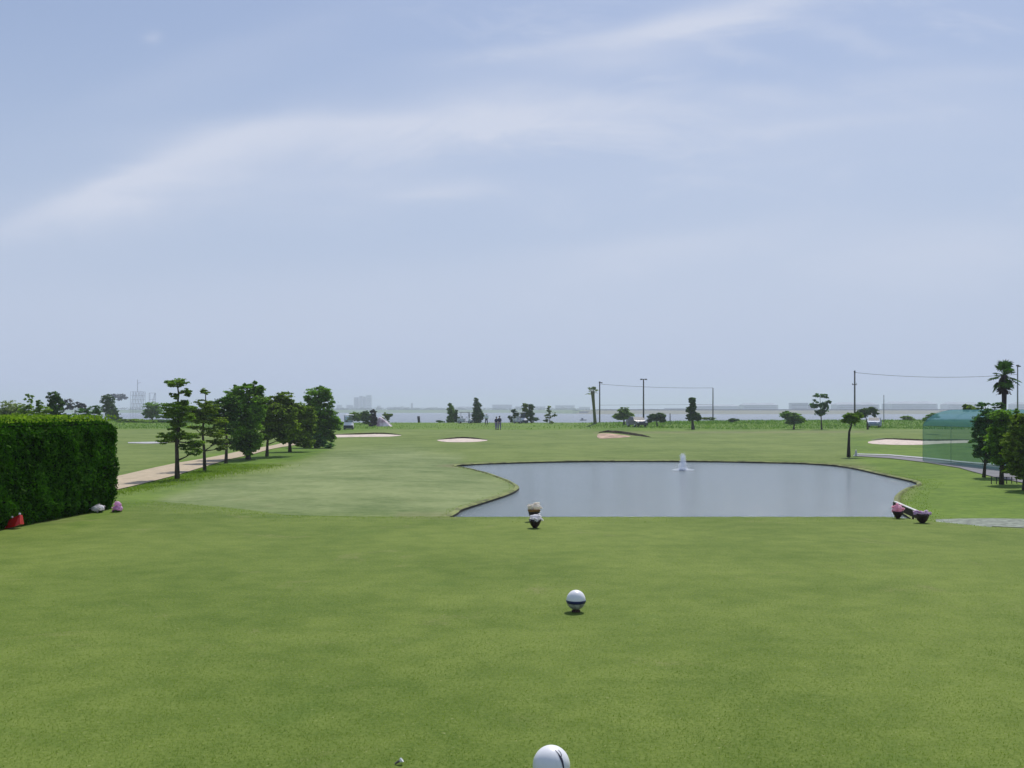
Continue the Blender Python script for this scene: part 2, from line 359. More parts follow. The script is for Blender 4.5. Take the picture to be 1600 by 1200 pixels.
tt = np.linspace(-1, 1, 361); tt = np.sign(tt)*np.abs(tt)**1.25
GY, T_ = np.meshgrid(rows, tt, indexing='ij'); GX = T_*(14+.80*np.maximum(GY, 0))
GZ = Hn(GX, GY)
PX = GX/np.maximum(GY, 1)*F+800; PY = HZ+(EYE-GZ)/np.maximum(GY, 1)*F
def zone(poly, soft=6):
    return 1-ss(-soft, soft, sdist(PX, PY, np.array(poly, float)))
wob = 9*np.sin(PX*.05+GY*.7)+6*np.sin(PX*.13+1)
zr = zone([(185, 768), (240, 758), (300, 745), (400, 728), (470, 718), (520, 700), (520, 690), (440, 690), (300, 715), (180, 745)], 5)
zr = np.maximum(zr, ss(127, 138, GY+wob*.15)*(PX < 930)*.85)
zr = np.maximum(zr, zone([(930, 673.0), (1080, 672.5), (1300, 671.5), (1420, 671), (1700, 664), (1700, 600), (930, 600)], 1.2))
zr = np.maximum(zr, zone([(-200, 668), (180, 667), (300, 668), (420, 672), (530, 676), (680, 666), (680, 600), (-200, 600)], 2.0))
zr = np.maximum(zr, .75*zone([(1330, 715), (1326, 680), (1360, 684), (1450, 690), (1700, 690), (1700, 816), (1470, 812), (1400, 800), (1440, 760), (1385, 738)], 7))
zr = np.maximum(zr, .6*zone([(100, 830), (190, 770), (330, 745), (300, 765), (200, 795)], 8))
zf = ss(12.5, 25, GY-np.where(GX < -3.5, (-3.5-GX)*.7, 0))*(1-.4*zr)*(.22+.78*zone([(250, 800), (250, 765), (430, 738), (520, 705), (640, 700), (720, 715), (720, 728), (820, 760), (700, 808), (300, 806)], 14))
sdp = sdist(GX, GY, PA)
zd = .7*(1-ss(.3, 1.3, sdp))*(GY > 50)+.5*zone([(930, 674.5), (1100, 674.5), (1350, 673.5), (1350, 676), (930, 677.5)], 1.2)
zd = np.maximum(zd, np.where((GY > 1450) & (GY < 1640) & (PX > 880), 1, 0))
zd = np.maximum(zd, .35*zone([(620, 800), (720, 800), (720, 810), (620, 808)], 4))
nr, nc = GX.shape; idx = np.arange(nr*nc).reshape(nr, nc)
q = np.stack([idx[:-1, :-1], idx[:-1, 1:], idx[1:, 1:], idx[1:, :-1]], -1).reshape(-1, 4)
def npmesh(name, V_, Q):
    me = bpy.data.meshes.new(name); k = Q.shape[1]
    me.vertices.add(len(V_)); me.vertices.foreach_set('co', np.ascontiguousarray(V_, np.float32).ravel())
    me.loops.add(Q.size); me.loops.foreach_set('vertex_index', np.ascontiguousarray(Q, np.int32).ravel())
    me.polygons.add(len(Q)); me.polygons.foreach_set('loop_start', np.arange(0, Q.size, k, dtype=np.int32))
    me.update(calc_edges=True); return me
gme = npmesh('ground', np.stack([GX, GY, GZ], -1).reshape(-1, 3), q); gme.shade_smooth()
ca = gme.color_attributes.new('zone', 'FLOAT_COLOR', 'POINT')
ca.data.foreach_set('color', np.stack([zr, zf, np.clip(zd, 0, 1), np.ones_like(zr)], -1).astype(np.float32).ravel())
tag(link('ground', gme, M['turf']), 'rolling mown golf turf running from tee to river', kind='structure')
# pond
pw = MB(); x0, x1, y0, y1 = PA[:, 0].min()-1, PA[:, 0].max()+1, PA[:, 1].min()-1, PA[:, 1].max()+1
pw.v = [(x0, y0, PZ), (x1, y0, PZ), (x1, y1, PZ), (x0, y1, PZ)]; pw.f = [(0, 1, 2, 3)]; pw.mi = [0]
tag(pw.build('pond_water', M['pond']), 'calm grey blue pond reflecting the sky', kind='structure')
bk = MB(); n = len(PP); ar = sum(PP[i].x*PP[(i+1) % n].y-PP[(i+1) % n].x*PP[i].y for i in range(n)); sg = 1 if ar > 0 else -1
ring = []
for i in range(n):
    tg = (PP[(i+1) % n]-PP[i-1]).normalized(); nn = Vector((tg.y, -tg.x))*sg
    zt = PZ+.095+.02*pnoise(Vector((PP[i].x*.6, PP[i].y*.6, 0)))
    wdt = .13+.05*pnoise(Vector((PP[i].x*1.3, PP[i].y*1.3, 4)))
    ring.append([(PP[i].x, PP[i].y, PZ-.4), (PP[i].x, PP[i].y, zt-.03), (PP[i].x+nn.x*.05, PP[i].y+nn.y*.05, zt), (PP[i].x+nn.x*wdt, PP[i].y+nn.y*wdt, zt+.012), (PP[i].x+nn.x*(wdt+.1), PP[i].y+nn.y*(wdt+.1), zt-.1)])
vs = [v for r_ in ring for v in r_]; bk.v = vs
for i in range(n):
    for j in range(4):
        a, b = i*5+j, ((i+1) % n)*5+j; bk.f.append((a, b, b+1, a+1)); bk.mi.append(1 if j < 1 else 0)
tag(bk.build('pond_bank', [M['bank'], M['bankface']]), 'low earthen bank edging the pond', kind='structure')
rv = MB(); rv.v = [(-5000, 184, RZ), (5000, 184, RZ), (5000, 2400, RZ), (-5000, 2400, RZ)]; rv.f = [(0, 1, 2, 3)]; rv.mi = [0]
tag(rv.build('river_water', M['river']), 'wide hazy river beyond the course', kind='structure')

def ribbon(name, A, B, m, label, lift=.02, cross=6, sub=6):
    """sheet laid on the ground between two lines of photo points"""
    def dense(P):
        o = []
        for i in range(len(P)-1):
            for s in range(sub): o.append(P[i].lerp(P[i+1], s/sub))
        return o+[P[-1]]
    A = dense([hit(*a) for a in A]); B = dense([hit(*b) for b in B]); mb = MB()
    for a, b in zip(A, B):
        for k in range(cross+1):
            p_ = a.lerp(b, k/cross); mb.v.append((p_.x, p_.y, H(p_.x, p_.y)+lift))
    for i in range(len(A)-1):
        for k in range(cross):
            c0 = i*(cross+1)+k; mb.f.append((c0, c0+1, c0+cross+2, c0+cross+1)); mb.mi.append(0)
    return tag(mb.build(name, m, smooth=True), label, kind='structure')
ribbon('cart_path', [(140, 754), (183, 745), (277, 724), (355, 710), (400, 701), (440, 693), (480, 687)], [(140, 774), (183, 766), (277, 743), (355, 719), (400, 709), (440, 699), (480, 691)], M['cpath'], 'tan gravel cart path curving behind the row of pines', .03)
ribbon('service_path', [(1336, 711), (1390, 713), (1445, 718), (1500, 724), (1560, 729), (1660, 735)], [(1336, 713.2), (1390, 716.5), (1445, 723), (1500, 732), (1560, 748), (1660, 768)], M['asph'], 'grey asphalt path running behind the right trees', .03)
ribbon('path_kerb', [(1336, 710), (1390, 711.6), (1445, 716.2), (1500, 722), (1560, 727), (1660, 733)], [(1336, 711), (1390, 713), (1445, 718), (1500, 724), (1560, 729), (1660, 735)], M['kerb'], 'pale kerb line along the grey asphalt path', .06, 2)
ribbon('worn_track', [(1462, 812.5), (1500, 811.5), (1550, 811), (1600, 812), (1700, 814)], [(1462, 814), (1500, 819), (1550, 823), (1600, 826), (1700, 832)], M['gravel'], 'pale worn track crossing the grass at right', .012)
ribbon('far_track', [(200, 691.5), (230, 691), (262, 690.5)], [(200, 693), (230, 693.6), (262, 693)], M['kerb'], 'short pale strip crossing the fairway behind the left pine', .03, 2)
def bunker(name, poly, lip, label, liph=.22, sm='sand'):
    P = [hit(*q) for q in poly]; c_ = sum(P, Vector())/len(P); mb = MB(); K = 7
    P = [Vector((q.x, q.y, 0)) for q in catmull([(p_.x, p_.y) for p_ in P], 3) for q in [Vector((q[0], q[1], 0))]]; nP = len(P)
    for k in range(1, K+1):
        for p_ in P:
            v = Vector((c_.x, c_.y, 0)).lerp(p_, k/K); dz = .05*pnoise(v*.9)*(1-k/K)
            mb.v.append((v.x, v.y, H(v.x, v.y)+.045+dz-(.03 if k == K else 0)))
    mb.v.append((c_.x, c_.y, H(c_.x, c_.y)+.045)); ci = len(mb.v)-1
    for k in range(K-1):
        for i in range(nP): mb.f.append((k*nP+i, k*nP+(i+1) % nP, (k+1)*nP+(i+1) % nP, (k+1)*nP+i)); mb.mi.append(0)
    for i in range(nP): mb.f.append((ci, i, (i+1) % nP)); mb.mi.append(0)
    o = tag(mb.build(name, M[sm], smooth=True), label, kind='structure')
    # overhanging earth lip behind the sand
    L = [hit(*q) for q in lip]; L2 = []
    for i in range(len(L)-1):
        for s in range(5): L2.append(L[i].lerp(L[i+1], s/5))
    L2.append(L[-1]); lb = MB(); nL = len(L2)
    for i, p_ in enumerate(L2):
        e = math.sin(math.pi*i/(nL-1))**.6; h = liph*e*(1+.3*pnoise(Vector((i*.7, 0, 0)))); z = H(p_.x, p_.y)
        lb.v += [(p_.x, p_.y, z-.05), (p_.x, p_.y+.06, z+h*.55), (p_.x, p_.y-.04, z+h), (p_.x, p_.y+.5, z+h*1.05), (p_.x, p_.y+2.0, H(p_.x, p_.y+2.0)-.02)]
    for i in range(nL-1):
        for j in range(4): a = i*5+j; lb.f.append((a, a+5, a+6, a+1)); lb.mi.append(0 if j < 2 else 1)
    tag(lb.build(name+'_lip', [M['earth'], M['turf_lip']], smooth=True), 'dark earth lip behind the '+label, kind='structure')
M['turf_lip'] = mat('turf_lip', (.085, .125, .030), .9, .3, 3, bump=.4)
bunker('sand_bunker', [(508, 680.5), (560, 679.5), (600, 678.6), (627, 680.2), (612, 682.2), (560, 683), (515, 683.5)], [(510, 680), (560, 679), (600, 678), (628, 679.6)], 'long thin pale bunker right of the big trees', .13)
bunker('sand_bunker', [(683, 688), (700, 686.6), (722, 685.2), (742, 686.2), (762, 688), (750, 690.2), (722, 691.2), (695, 690.6)], [(684, 687.5), (702, 686.2), (722, 684.8), (742, 685.8), (763, 687.8)], 'pale bunker in the middle of the fairway', .12)
bunker('sand_bunker', [(934, 679), (950, 677.5), (965, 679), (986, 682), (970, 684), (955, 685), (936, 685)], [(935, 676.5), (950, 675.6), (972, 677.6), (1000, 681.5), (1018, 683.6)], 'reddish bunker cut into the mound', .26, 'redsand')
bunker('sand_bunker', [(1356, 692.5), (1368, 688.5), (1385, 686.8), (1410, 688), (1445, 689.5), (1490, 689), (1522, 688.6), (1515, 692), (1450, 695), (1390, 695.2)], [(1366, 688.2), (1385, 686.4), (1410, 687.4), (1445, 689), (1490, 688.4), (1524, 688)], 'bright pinkish bunker running behind the green netting', .12)

# ------------------------------------------------------------------ foliage
def leafmesh(name, P, N, size, rng, flat=.0):
    n_ = len(P); a = rng.normal(size=(n_, 3)); nr_ = N+rng.normal(size=(n_, 3))*.7; nr_ /= np.linalg.norm(nr_, axis=1, keepdims=True)+1e-9
    t1 = np.cross(nr_, a); t1 /= np.linalg.norm(t1, axis=1, keepdims=True)+1e-9; t2 = np.cross(nr_, t1)
    s = (size*rng.uniform(.6, 1.35, n_))[:, None]
    V_ = np.stack([P-t1*s, P-t2*s*.55+nr_*s*.12, P+t1*s, P+t2*s*.55+nr_*s*.12], 1).reshape(-1, 3)
    return npmesh(name, V_, np.arange(n_*4).reshape(-1, 4))
def cloud_pts(blobs, n_, rng, clump=.30, hollow=.35):
    """blobs: (c, r) ellipsoids -> points grouped in clumps so that the outline is uneven"""
    vol = np.array([max(r[0]*r[2], 1e-6) for c_, r in blobs]); vol = vol/vol.sum(); Ps = []; Ns = []
    for (c_, r), f in zip(blobs, vol):
        k = max(20, int(n_*f)); nc_ = max(9, min(90, int(k/42)))
        d = rng.normal(size=(nc_, 3)); d /= np.linalg.norm(d, axis=1, keepdims=True)
        cc = d*(hollow+(1.10-hollow)*rng.random((nc_, 1))**.6)
        w_ = rng.uniform(.2, 1.8, nc_); w_ /= w_.sum(); ids = rng.choice(nc_, k, p=w_)
        o = rng.normal(size=(k, 3))*clump*.50*rng.uniform(.5, 1.2, nc_)[ids][:, None]; o[:, 2] *= .5
        q_ = cc[ids]+o; Ps.append(q_*np.array(r)+np.array(c_)); Ns.append(q_*.6+np.array([0, 0, 1.0]))
    return np.concatenate(Ps), np.concatenate(Ns)
def tree(name, label, cat, base, blobs, trunk, tr, leafs, size, m='broad', bark='bark', seed=1, group=None, depth=.9, jit=.35, base_z=None, part='crown', limbs=True, clump=.34, hollow=.25):
    """base, blobs, trunk are photo points; the tree is built at the depth where its foot meets the ground"""
    rng = np.random.default_rng(seed); b = base_z if base_z is not None else hit(*base); d = b.y; k = d/F
    root = empty(name, b, label, cat, group)
    bl = []
    for q_ in blobs:
        px, py, rx, ry = q_[:4]; dy = q_[4]*k if len(q_) > 4 else rng.uniform(-1, 1)*jit*rx*k
        c_ = at(px, py, d)-b; c_.y += dy; bl.append((tuple(c_), (rx*k, max(rx, ry*.8)*k*depth, ry*k)))
    if trunk:
        mb = MB(); pts = [Vector((0, 0, -.1))]+[at(px, py, d)-b+Vector((0, (rng.uniform(-1, 1))*1.0*k, 0)) for px, py in trunk[1:]]
        n2 = len(pts); rad = [tr*.68*(1-.75*i/(n2-1))*(1.25 if i == 0 else 1) for i in range(n2)]; mb.tube(pts, rad, 8)
        if limbs:
            for c_, r in bl:
                c_ = Vector(c_); best = min(range(n2), key=lambda i: abs(pts[i].z-(c_.z-.35*(abs(c_.x-pts[i].x)))))
                s0 = pts[best]; mid = s0.lerp(c_, .55)+Vector((0, 0, -.04*abs(c_.x-s0.x))); rr = max(tr*.2, rad[best]*.5)
                mb.tube([s0, mid, c_], [rr, rr*.6, rr*.22], 5)
                for j in range(3):
                    e = c_+Vector([rng.uniform(-.75, .75)*r[i] for i in range(3)]); mb.tube([mid, e], [rr*.4, rr*.12], 4)
        mb.build('trunk', M[bark], root, smooth=True)
    if 100 < d < 300: leafs = int(leafs*1.9); size = size*1.1
    P_, N_ = cloud_pts(bl, leafs, rng, clump, hollow)
    link(part, leafmesh(part, P_, N_, size, rng), M[m], root)
    return root
G1 = 'trees in the row beside the tan path'
tree('pine_tree', 'cloud pruned pine with flat top pad, nearest of the left row', 'pine tree', (277, 749),
     [(277, 598, 16, 6, 0), (291, 613, 9, 6, 3), (272, 618, 8, 5, -2), (288, 628, 10, 5, 2), (279, 636, 22, 7, 0), (275, 647, 20, 7, 4), (290, 650, 16, 6), (278, 662, 12, 7), (272, 672, 9, 6), (265, 682, 15, 6, -6), (257, 690, 9, 4, -8), (292, 680, 15, 7, 5), (300, 692, 14, 6, 8), (305, 706, 12, 5, -8), (288, 700, 9, 6)],
     [(277, 749), (277, 720), (276, 690), (280, 665), (277, 640), (279, 615), (277, 600)], .14, 19000, .045, 'pine', seed=3, group=G1, jit=.6, clump=.34)
tree('pine_tree', 'slender pine with a small mushroom top, second of the left row', 'pine tree', (320, 736),
     [(321, 612, 9, 5, 0), (316, 630, 12, 7), (326, 640, 15, 8), (312, 648, 14, 8), (324, 656, 18, 7), (314, 668, 10, 4), (333, 672, 15, 6), (307, 680, 12, 5), (336, 690, 14, 7, 12), (342, 700, 10, 5, 16), (305, 694, 9, 5), (340, 658, 14, 6, 6), (300, 640, 12, 6), (330, 680, 14, 4, 14), (302, 668, 9, 3)],
     [(320, 736), (319, 705), (317, 680), (318, 655), (321, 630), (321, 614)], .11, 14000, .05, 'olive', seed=5, group=G1, jit=.6)
tree('pine_tree', 'thin dark trunked pine just left of the big bushy tree', 'pine tree', (353, 724),
     [(345, 634, 16, 9), (356, 628, 14, 9), (340, 648, 18, 8), (356, 652, 14, 10), (342, 664, 14, 5), (355, 672, 12, 7), (340, 679, 12, 3, 8), (368, 640, 12, 10), (346, 692, 9, 6, 12), (362, 690, 8, 5, 6)],
     [(353, 724), (354, 700), (354, 675), (350, 650), (350, 632)], .12, 12000, .06, 'dark', seed=8, group=G1)
tree('broadleaf_tree', 'biggest dense tree of the left row with foliage to the ground', 'tree', (388, 718),
     [(372, 614, 16, 10), (395, 610, 16, 9), (358, 622, 8, 7), (384, 628, 26, 14), (405, 622, 9, 10), (366, 645, 17, 14), (396, 648, 17, 16), (380, 665, 26, 16), (385, 685, 22, 15), (374, 694, 16, 10), (396, 690, 14, 12), (386, 703, 13, 8), (385, 601, 4, 6), (398, 600, 3, 5), (408, 606, 4, 5), (370, 604, 5, 4), (410, 640, 7, 12), (352, 632, 7, 9)],
     [(388, 718), (387, 700), (385, 670), (384, 640)], .2, 30000, .075, 'broad', seed=11, group=G1)
tree('broadleaf_tree', 'olive rounded tree right of the biggest one, on a bare trunk', 'tree', (417, 713),
     [(424, 632, 18, 12), (442, 622, 16, 9), (412, 650, 12, 14), (438, 645, 22, 16), (425, 668, 22, 16), (450, 668, 18, 16), (416, 682, 12, 9), (408, 634, 9, 12), (440, 684, 14, 8), (454, 636, 12, 10)],
     [(417, 713), (418, 695), (420, 670), (428, 645)], .14, 20000, .085, 'olive', seed=12, group=G1)
tree('broadleaf_tree', 'dark olive tree on twin trunks between its taller neighbours', 'tree', (453, 706),
     [(466, 642, 16, 10), (458, 660, 24, 14), (478, 664, 14, 14), (462, 682, 24, 11), (476, 690, 14, 9), (482, 648, 12, 12), (446, 676, 12, 12)],
     [(453, 706), (453, 690), (456, 668), (462, 648)], .16, 15000, .09, 'olive', seed=13, group=G1)
tree('broadleaf_tree', 'tall domed tree standing last in the left row', 'tree', (494, 700),
     [(497, 614, 18, 10), (488, 625, 12, 10), (508, 628, 13, 12), (494, 644, 22, 14), (512, 655, 16, 14), (484, 662, 16, 12), (506, 672, 18, 13), (490, 682, 18, 12), (524, 662, 9, 12), (476, 640, 10, 12), (510, 684, 12, 8)],
     [(494, 700), (495, 680), (497, 650), (497, 625)], .22, 22000, .095, 'broad', seed=14, group=G1)
tree('shrub', 'small pale leaved shrub at the foot of the last row tree', 'shrub', (500, 701), [(496, 684, 8, 7), (492, 693, 9, 6), (504, 690, 7, 8), (512, 696, 9, 4)], None, 0, 5000, .06, 'blue', seed=15)
# left background, behind the hedge
tree('shrub', 'pale green rounded bush behind the hedge at far left', 'shrub', None, [(18, 640, 18, 13), (8, 648, 14, 9), (30, 646, 10, 8)], None, 0, 5000, .07, 'pale', seed=21, base_z=Vector(((18-800)/F*70, 70, -1.2)))
tree('shrub', 'yellow green loose shrub with a spiky top behind the hedge', 'shrub', None, [(46, 622, 5, 9), (42, 638, 13, 8), (62, 632, 6, 8), (66, 642, 13, 9), (50, 650, 24, 8)], None, 0, 6000, .06, 'bright', seed=22, base_z=Vector(((50-800)/F*60, 60, -1.2)))
tree('evergreen_tree', 'dark upright evergreen rising behind the hedge', 'tree', None, [(84, 622, 10, 10), (88, 638, 13, 12), (80, 648, 12, 10), (98, 650, 8, 7)], None, 0, 6000, .08, 'dark', seed=23, base_z=Vector(((85-800)/F*72, 72, -1.2)))
tree('bare_bush', 'leafless bluish grey bush behind the hedge, right of the evergreen', 'bush', None, [(103, 632, 8, 11), (117, 634, 12, 9), (130, 636, 8, 6)], None, 0, 1000, .12, 'bare', seed=24, base_z=Vector(((115-800)/F*130, 130, -1.0)))
tree('shrub', 'low bluish green shrubs just over the hedge corner', 'shrub', None, [(132, 648, 14, 8), (150, 640, 10, 7), (152, 652, 12, 6), (112, 652, 12, 5)], None, 0, 4000, .08, 'blue', seed=25, base_z=Vector(((140-800)/F*80, 80, -1.2)))
tree('evergreen_tree', 'dark leaning evergreen beside the hedge corner', 'tree', (176, 657), [(168, 626, 9, 9), (171, 638, 10, 9), (176, 648, 10, 9), (182, 654, 7, 5)], [(176, 657), (174, 640), (170, 625)], .2, 5000, .12, 'dark', seed=26)
tree('broadleaf_tree', 'round green tree standing alone by the far left water', 'tree', (238, 657), [(237, 637, 12, 9), (232, 647, 8, 7), (246, 645, 9, 7)], [(236, 657), (237, 640)], .2, 3500, .13, 'broad', seed=27)
tree('shrub', 'dark low shrub by the water behind the first pine', 'shrub', (262, 658), [(256, 650, 12, 4), (272, 648, 12, 5), (300, 650, 18, 6), (330, 652, 18, 6)], None, 0, 3000, .14, 'dark', seed=28)
G2 = 'undergrowth along the far left riverbank'
for i, (px, m_, lb) in enumerate([(214, 'bright', 'low bright undergrowth between hedge and lone round tree'), (300, 'bright', 'low undergrowth seen between the first two pines'), (255, 'dark', 'low dark undergrowth under the lone round tree')]):
    tree('undergrowth', lb, 'shrub', (px, 660), [(px-20, 657.5, 12, 2.2), (px, 657.5, 14, 2.4), (px+20, 658, 12, 2)], None, 0, 2500, .12, m_, seed=30+i, group=G2)
# far shore row, middle
tree('shrub', 'yellow green bush between the white cart and the purple column shrub', 'shrub', (562, 662), [(553, 650, 8, 7), (562, 652, 7, 7), (548, 656, 6, 4)], None, 0, 3200, .11, 'bright', seed=41)
tree('shrub', 'dark green bush in the middle of the clump beside the cart', 'shrub', (572, 663), [(570, 648, 5, 7), (574, 654, 8, 8), (580, 652, 5, 7)], None, 0, 3200, .11, 'dark', seed=42)
tree('shrub', 'dark purple columnar shrub beside the pale tarpaulin', 'shrub', (584, 666), [(583, 645, 4, 5), (584, 655, 5, 7), (583, 662, 6, 4)], None, 0, 2500, .11, 'purple', seed=43)
tree('shrub', 'bushy olive shrub leaning right over the pale tarpaulin', 'shrub', (606, 662), [(604, 650, 6, 5), (609, 648, 5, 3), (606, 655, 4, 4)], [(606, 662), (606, 655), (605, 650)], .1, 1500, .11, 'olive', seed=44)
def heap(px, py):
    b = hit(px, py); root = empty('covered_heap', b, 'pinkish white tarpaulin draped over a heap beside the purple shrub', 'tarpaulin'); k = b.y/F
    mb = MB(); n1, n2 = 14, 10
    for j in range(n2+1):
        for i in range(n1+1):
            s_, t_ = i/n1, j/n2; x = (-11+24*s_)*k; y = (t_-.5)*12*k
            h = (17*(1-s_)**.7*(1-abs(2*t_-1)**2.2)*(.55+.45*min(1, s_*6)))*k; h *= 1+.18*pnoise(Vector((x*1.6, y*1.6, 2)))
            mb.v.append((x, y, h-.05))
    for j in range(n2):
        for i in range(n1): a = j*(n1+1)+i; mb.f.append((a, a+1, a+n1+2, a+n1+1)); mb.mi.append(0)
    mb.build('tarpaulin', M['tarp'], root, smooth=True)
    m2 = MB(); m2.tube([(1*k, -7*k, 14*k), (6*k, -7*k, 8*k), (13*k, -7*k, 1*k)], .05); m2.tube([(-3*k, -6.5*k, 16*k), (1*k, -7*k, 14*k)], .05); m2.build('rope', M['white'], root)
heap(600, 666)
G3 = 'conical conifers on the riverbank'
tree('conifer_tree', 'bright topped conical conifer, left of the two by the shelter', 'conifer', (705, 660), [(704, 634, 4, 5), (705, 643, 6, 8), (706, 653, 7, 8), (704, 658, 6, 4)], [(705, 660), (705, 632)], .15, 4500, .11, 'broad', seed=51, group=G3, limbs=False)
tree('conifer_tree', 'small dark conifer touching the bright topped one', 'conifer', (713, 660), [(712, 645, 3, 5), (713, 653, 4.5, 6), (714, 657, 4, 4)], None, 0, 2500, .11, 'dark', seed=52, group=G3)
tree('conifer_tree', 'tallest dark conifer on the riverbank, beside the person in white', 'conifer', (745, 661), [(744, 627, 4, 5), (746, 636, 6, 8), (746, 648, 8, 9), (743, 656, 8, 6), (752, 650, 4, 6)], [(745, 661), (745, 626)], .18, 6500, .11, 'dark', seed=53, group=G3, limbs=False)
tree('shrub', 'low dark shrub with a leaning top, right of the two golfers', 'shrub', (806, 660), [(803, 642, 4, 4), (806, 649, 4.5, 6), (806, 657, 8, 3), (798, 652, 3.5, 3)], None, 0, 3000, .11, 'dark', seed=54)
tree('evergreen_tree', 'left of the close pair of dark upright evergreens', 'tree', (821, 661), [(821, 634, 5, 4), (820, 644, 6, 7), (820, 654, 5, 6)], [(821, 661), (821, 636)], .15, 3500, .11, 'olive', seed=55, group=G3, limbs=False)
tree('evergreen_tree', 'right of the close pair of dark upright evergreens', 'tree', (830, 661), [(830, 636, 4.5, 5), (830, 646, 5, 6), (832, 655, 9, 4)], [(830, 661), (830, 638)], .15, 3500, .11, 'dark', seed=56, group=G3, limbs=False)
tree('young_tree', 'thin pale young tree with gaps in its crown on the bank', 'tree', (859, 662), [(858, 640, 4, 6), (857, 650, 5, 5), (866, 648, 3.5, 4), (853, 656, 4, 3), (862, 659, 4, 2)], [(859, 662), (859, 638)], .07, 1300, .11, 'pale', seed=57)
tree('shrub', 'tiny low shrub at the water edge left of the conifers', 'shrub', (688, 660), [(688, 658.5, 6, 1.6)], None, 0, 500, .1, 'dark', seed=58)
# right far row
tree('pruned_pine', 'mushroom shaped dark clipped pine on a short trunk', 'pine tree', (975, 664), [(975, 644, 9, 7), (968, 651, 9, 5), (983, 650, 9, 5), (975, 651, 14, 4)], [(975, 664), (975, 656), (975, 648)], .22, 6500, .10, 'pine', seed=61)
tree('pruned_pine', 'low flat topped clipped pine right of the plum car', 'pine tree', (1027, 666), [(1020, 652, 7, 5), (1030, 651, 9, 5), (1034, 656, 6, 4), (1015, 657, 4, 3)], [(1027, 666), (1026, 658), (1025, 652)], .14, 4500, .10, 'dark', seed=62)
tree('pruned_tree', 'cactus shaped tree clipped to a column with a side lobe', 'tree', (1083, 671), [(1081, 627, 5, 6), (1082, 638, 5.5, 8), (1076, 640, 4, 5), (1079, 651, 6, 6), (1087, 650, 6, 6), (1090, 653, 4, 5)], [(1083, 671), (1082, 660), (1081, 640), (1081, 625)], .3, 7000, .10, 'dark', seed=63, limbs=False)
tree('shrub', 'low dark shrub at the water edge right of the goal frame post', 'shrub', (1110, 656), [(1100, 654, 8, 1.6), (1113, 654, 7, 1.8)], None, 0, 900, .12, 'olive', seed=64)
tree('bush', 'dark rounded bush sitting on the bright bank at centre right', 'bush', (1146, 660), [(1146, 656.5, 7, 2.6), (1143, 658, 5, 2)], None, 0, 1300, .11, 'dark', seed=65)
tree('pruned_pine', 'domed pine leaning right on a very short trunk', 'pine tree', (1240, 671), [(1230, 648, 9, 5), (1240, 652, 13, 6), (1248, 657, 9, 5), (1236, 658, 8, 5)], [(1240, 671), (1241, 662), (1239, 655)], .18, 6000, .10, 'broad', seed=66)
tree('young_tree', 'tall sparse pale tree with gaps in its crown', 'tree', (1284, 671), [(1279, 618, 7, 4), (1290, 619, 4, 4), (1276, 632, 8, 7), (1288, 634, 7, 8), (1283, 645, 9, 6), (1296, 628, 3, 3)], [(1284, 671), (1283, 655), (1282, 638), (1281, 620)], .14, 2200, .12, 'blue', seed=67, clump=.36)
tree('leaning_pine', 'near pond pine with a flat crown on a tall dark trunk', 'pine tree', (1326, 714), [(1328, 651, 10, 6), (1322, 658, 8, 4), (1334, 656, 9, 5), (1340, 650, 8, 5)], [(1326, 714), (1326.5, 695), (1327, 675), (1330, 664), (1330, 654)], .15, 7500, .05, 'pine', 'bark_plum', seed=68)
tree('leaning_pine', 'farther pine with a slanting crown above the pale car', 'pine tree', (1356, 671), [(1352, 643, 9, 5), (1361, 640, 8, 4), (1345, 648, 8, 5), (1368, 647, 5, 4)], [(1357, 671), (1355, 660), (1352, 648)], .2, 5000, .10, 'dark', seed=69)
tree('bush', 'round bright bush on the mound left of the netting', 'bush', (1418, 657), [(1415, 653, 8, 3), (1424, 656, 8, 2)], None, 0, 1500, .12, 'bright', seed=70)
tree('bush', 'olive bush peeping over the left end of the netting roof', 'bush', None, [(1458, 650, 9, 4), (1448, 655, 6, 3)], None, 0, 2000, .09, 'broad', seed=71, base_z=Vector(((1456-800)/F*96, 96, -1.0)))
tree('bush', 'dark bush behind the netting top beside the right trees', 'bush', None, [(1512, 637, 8, 5), (1522, 639, 8, 4)], None, 0, 2200, .08, 'olive', seed=72, base_z=Vector(((1517-800)/F*76, 76, -1.0)))
tree('broadleaf_tree', 'left of the three right trees, bluish green crown and thin trunk', 'tree', (1537, 746),
     [(1538, 634, 9, 6), (1548, 650, 22, 10), (1534, 658, 14, 9), (1530, 672, 11, 8), (1540, 680, 16, 10), (1528, 692, 11, 9), (1552, 664, 18, 14), (1556, 634, 10, 5), (1548, 690, 14, 16), (1560, 712, 12, 10), (1522, 680, 6, 5), (1538, 704, 16, 9), (1546, 715, 12, 8), (1530, 710, 8, 6)],
     [(1537, 746), (1539, 725), (1541, 700), (1543, 670), (1545, 650)], .10, 21000, .05, 'blue', seed=81)
tree('broadleaf_tree', 'middle of the three right trees, green crown on a straight trunk', 'tree', (1565, 757),
     [(1570, 650, 18, 10), (1582, 662, 16, 10), (1560, 668, 16, 10), (1566, 686, 20, 11), (1552, 700, 13, 9), (1570, 706, 18, 9), (1560, 718, 15, 9), (1588, 645, 5, 8), (1584, 684, 16, 14), (1594, 705, 14, 18), (1576, 730, 10, 7), (1556, 676, 12, 12), (1582, 712, 14, 12), (1560, 650, 12, 8), (1592, 660, 12, 10)],
     [(1565, 757), (1565, 730), (1566, 700), (1570, 670)], .13, 24000, .05, 'broad', seed=82)
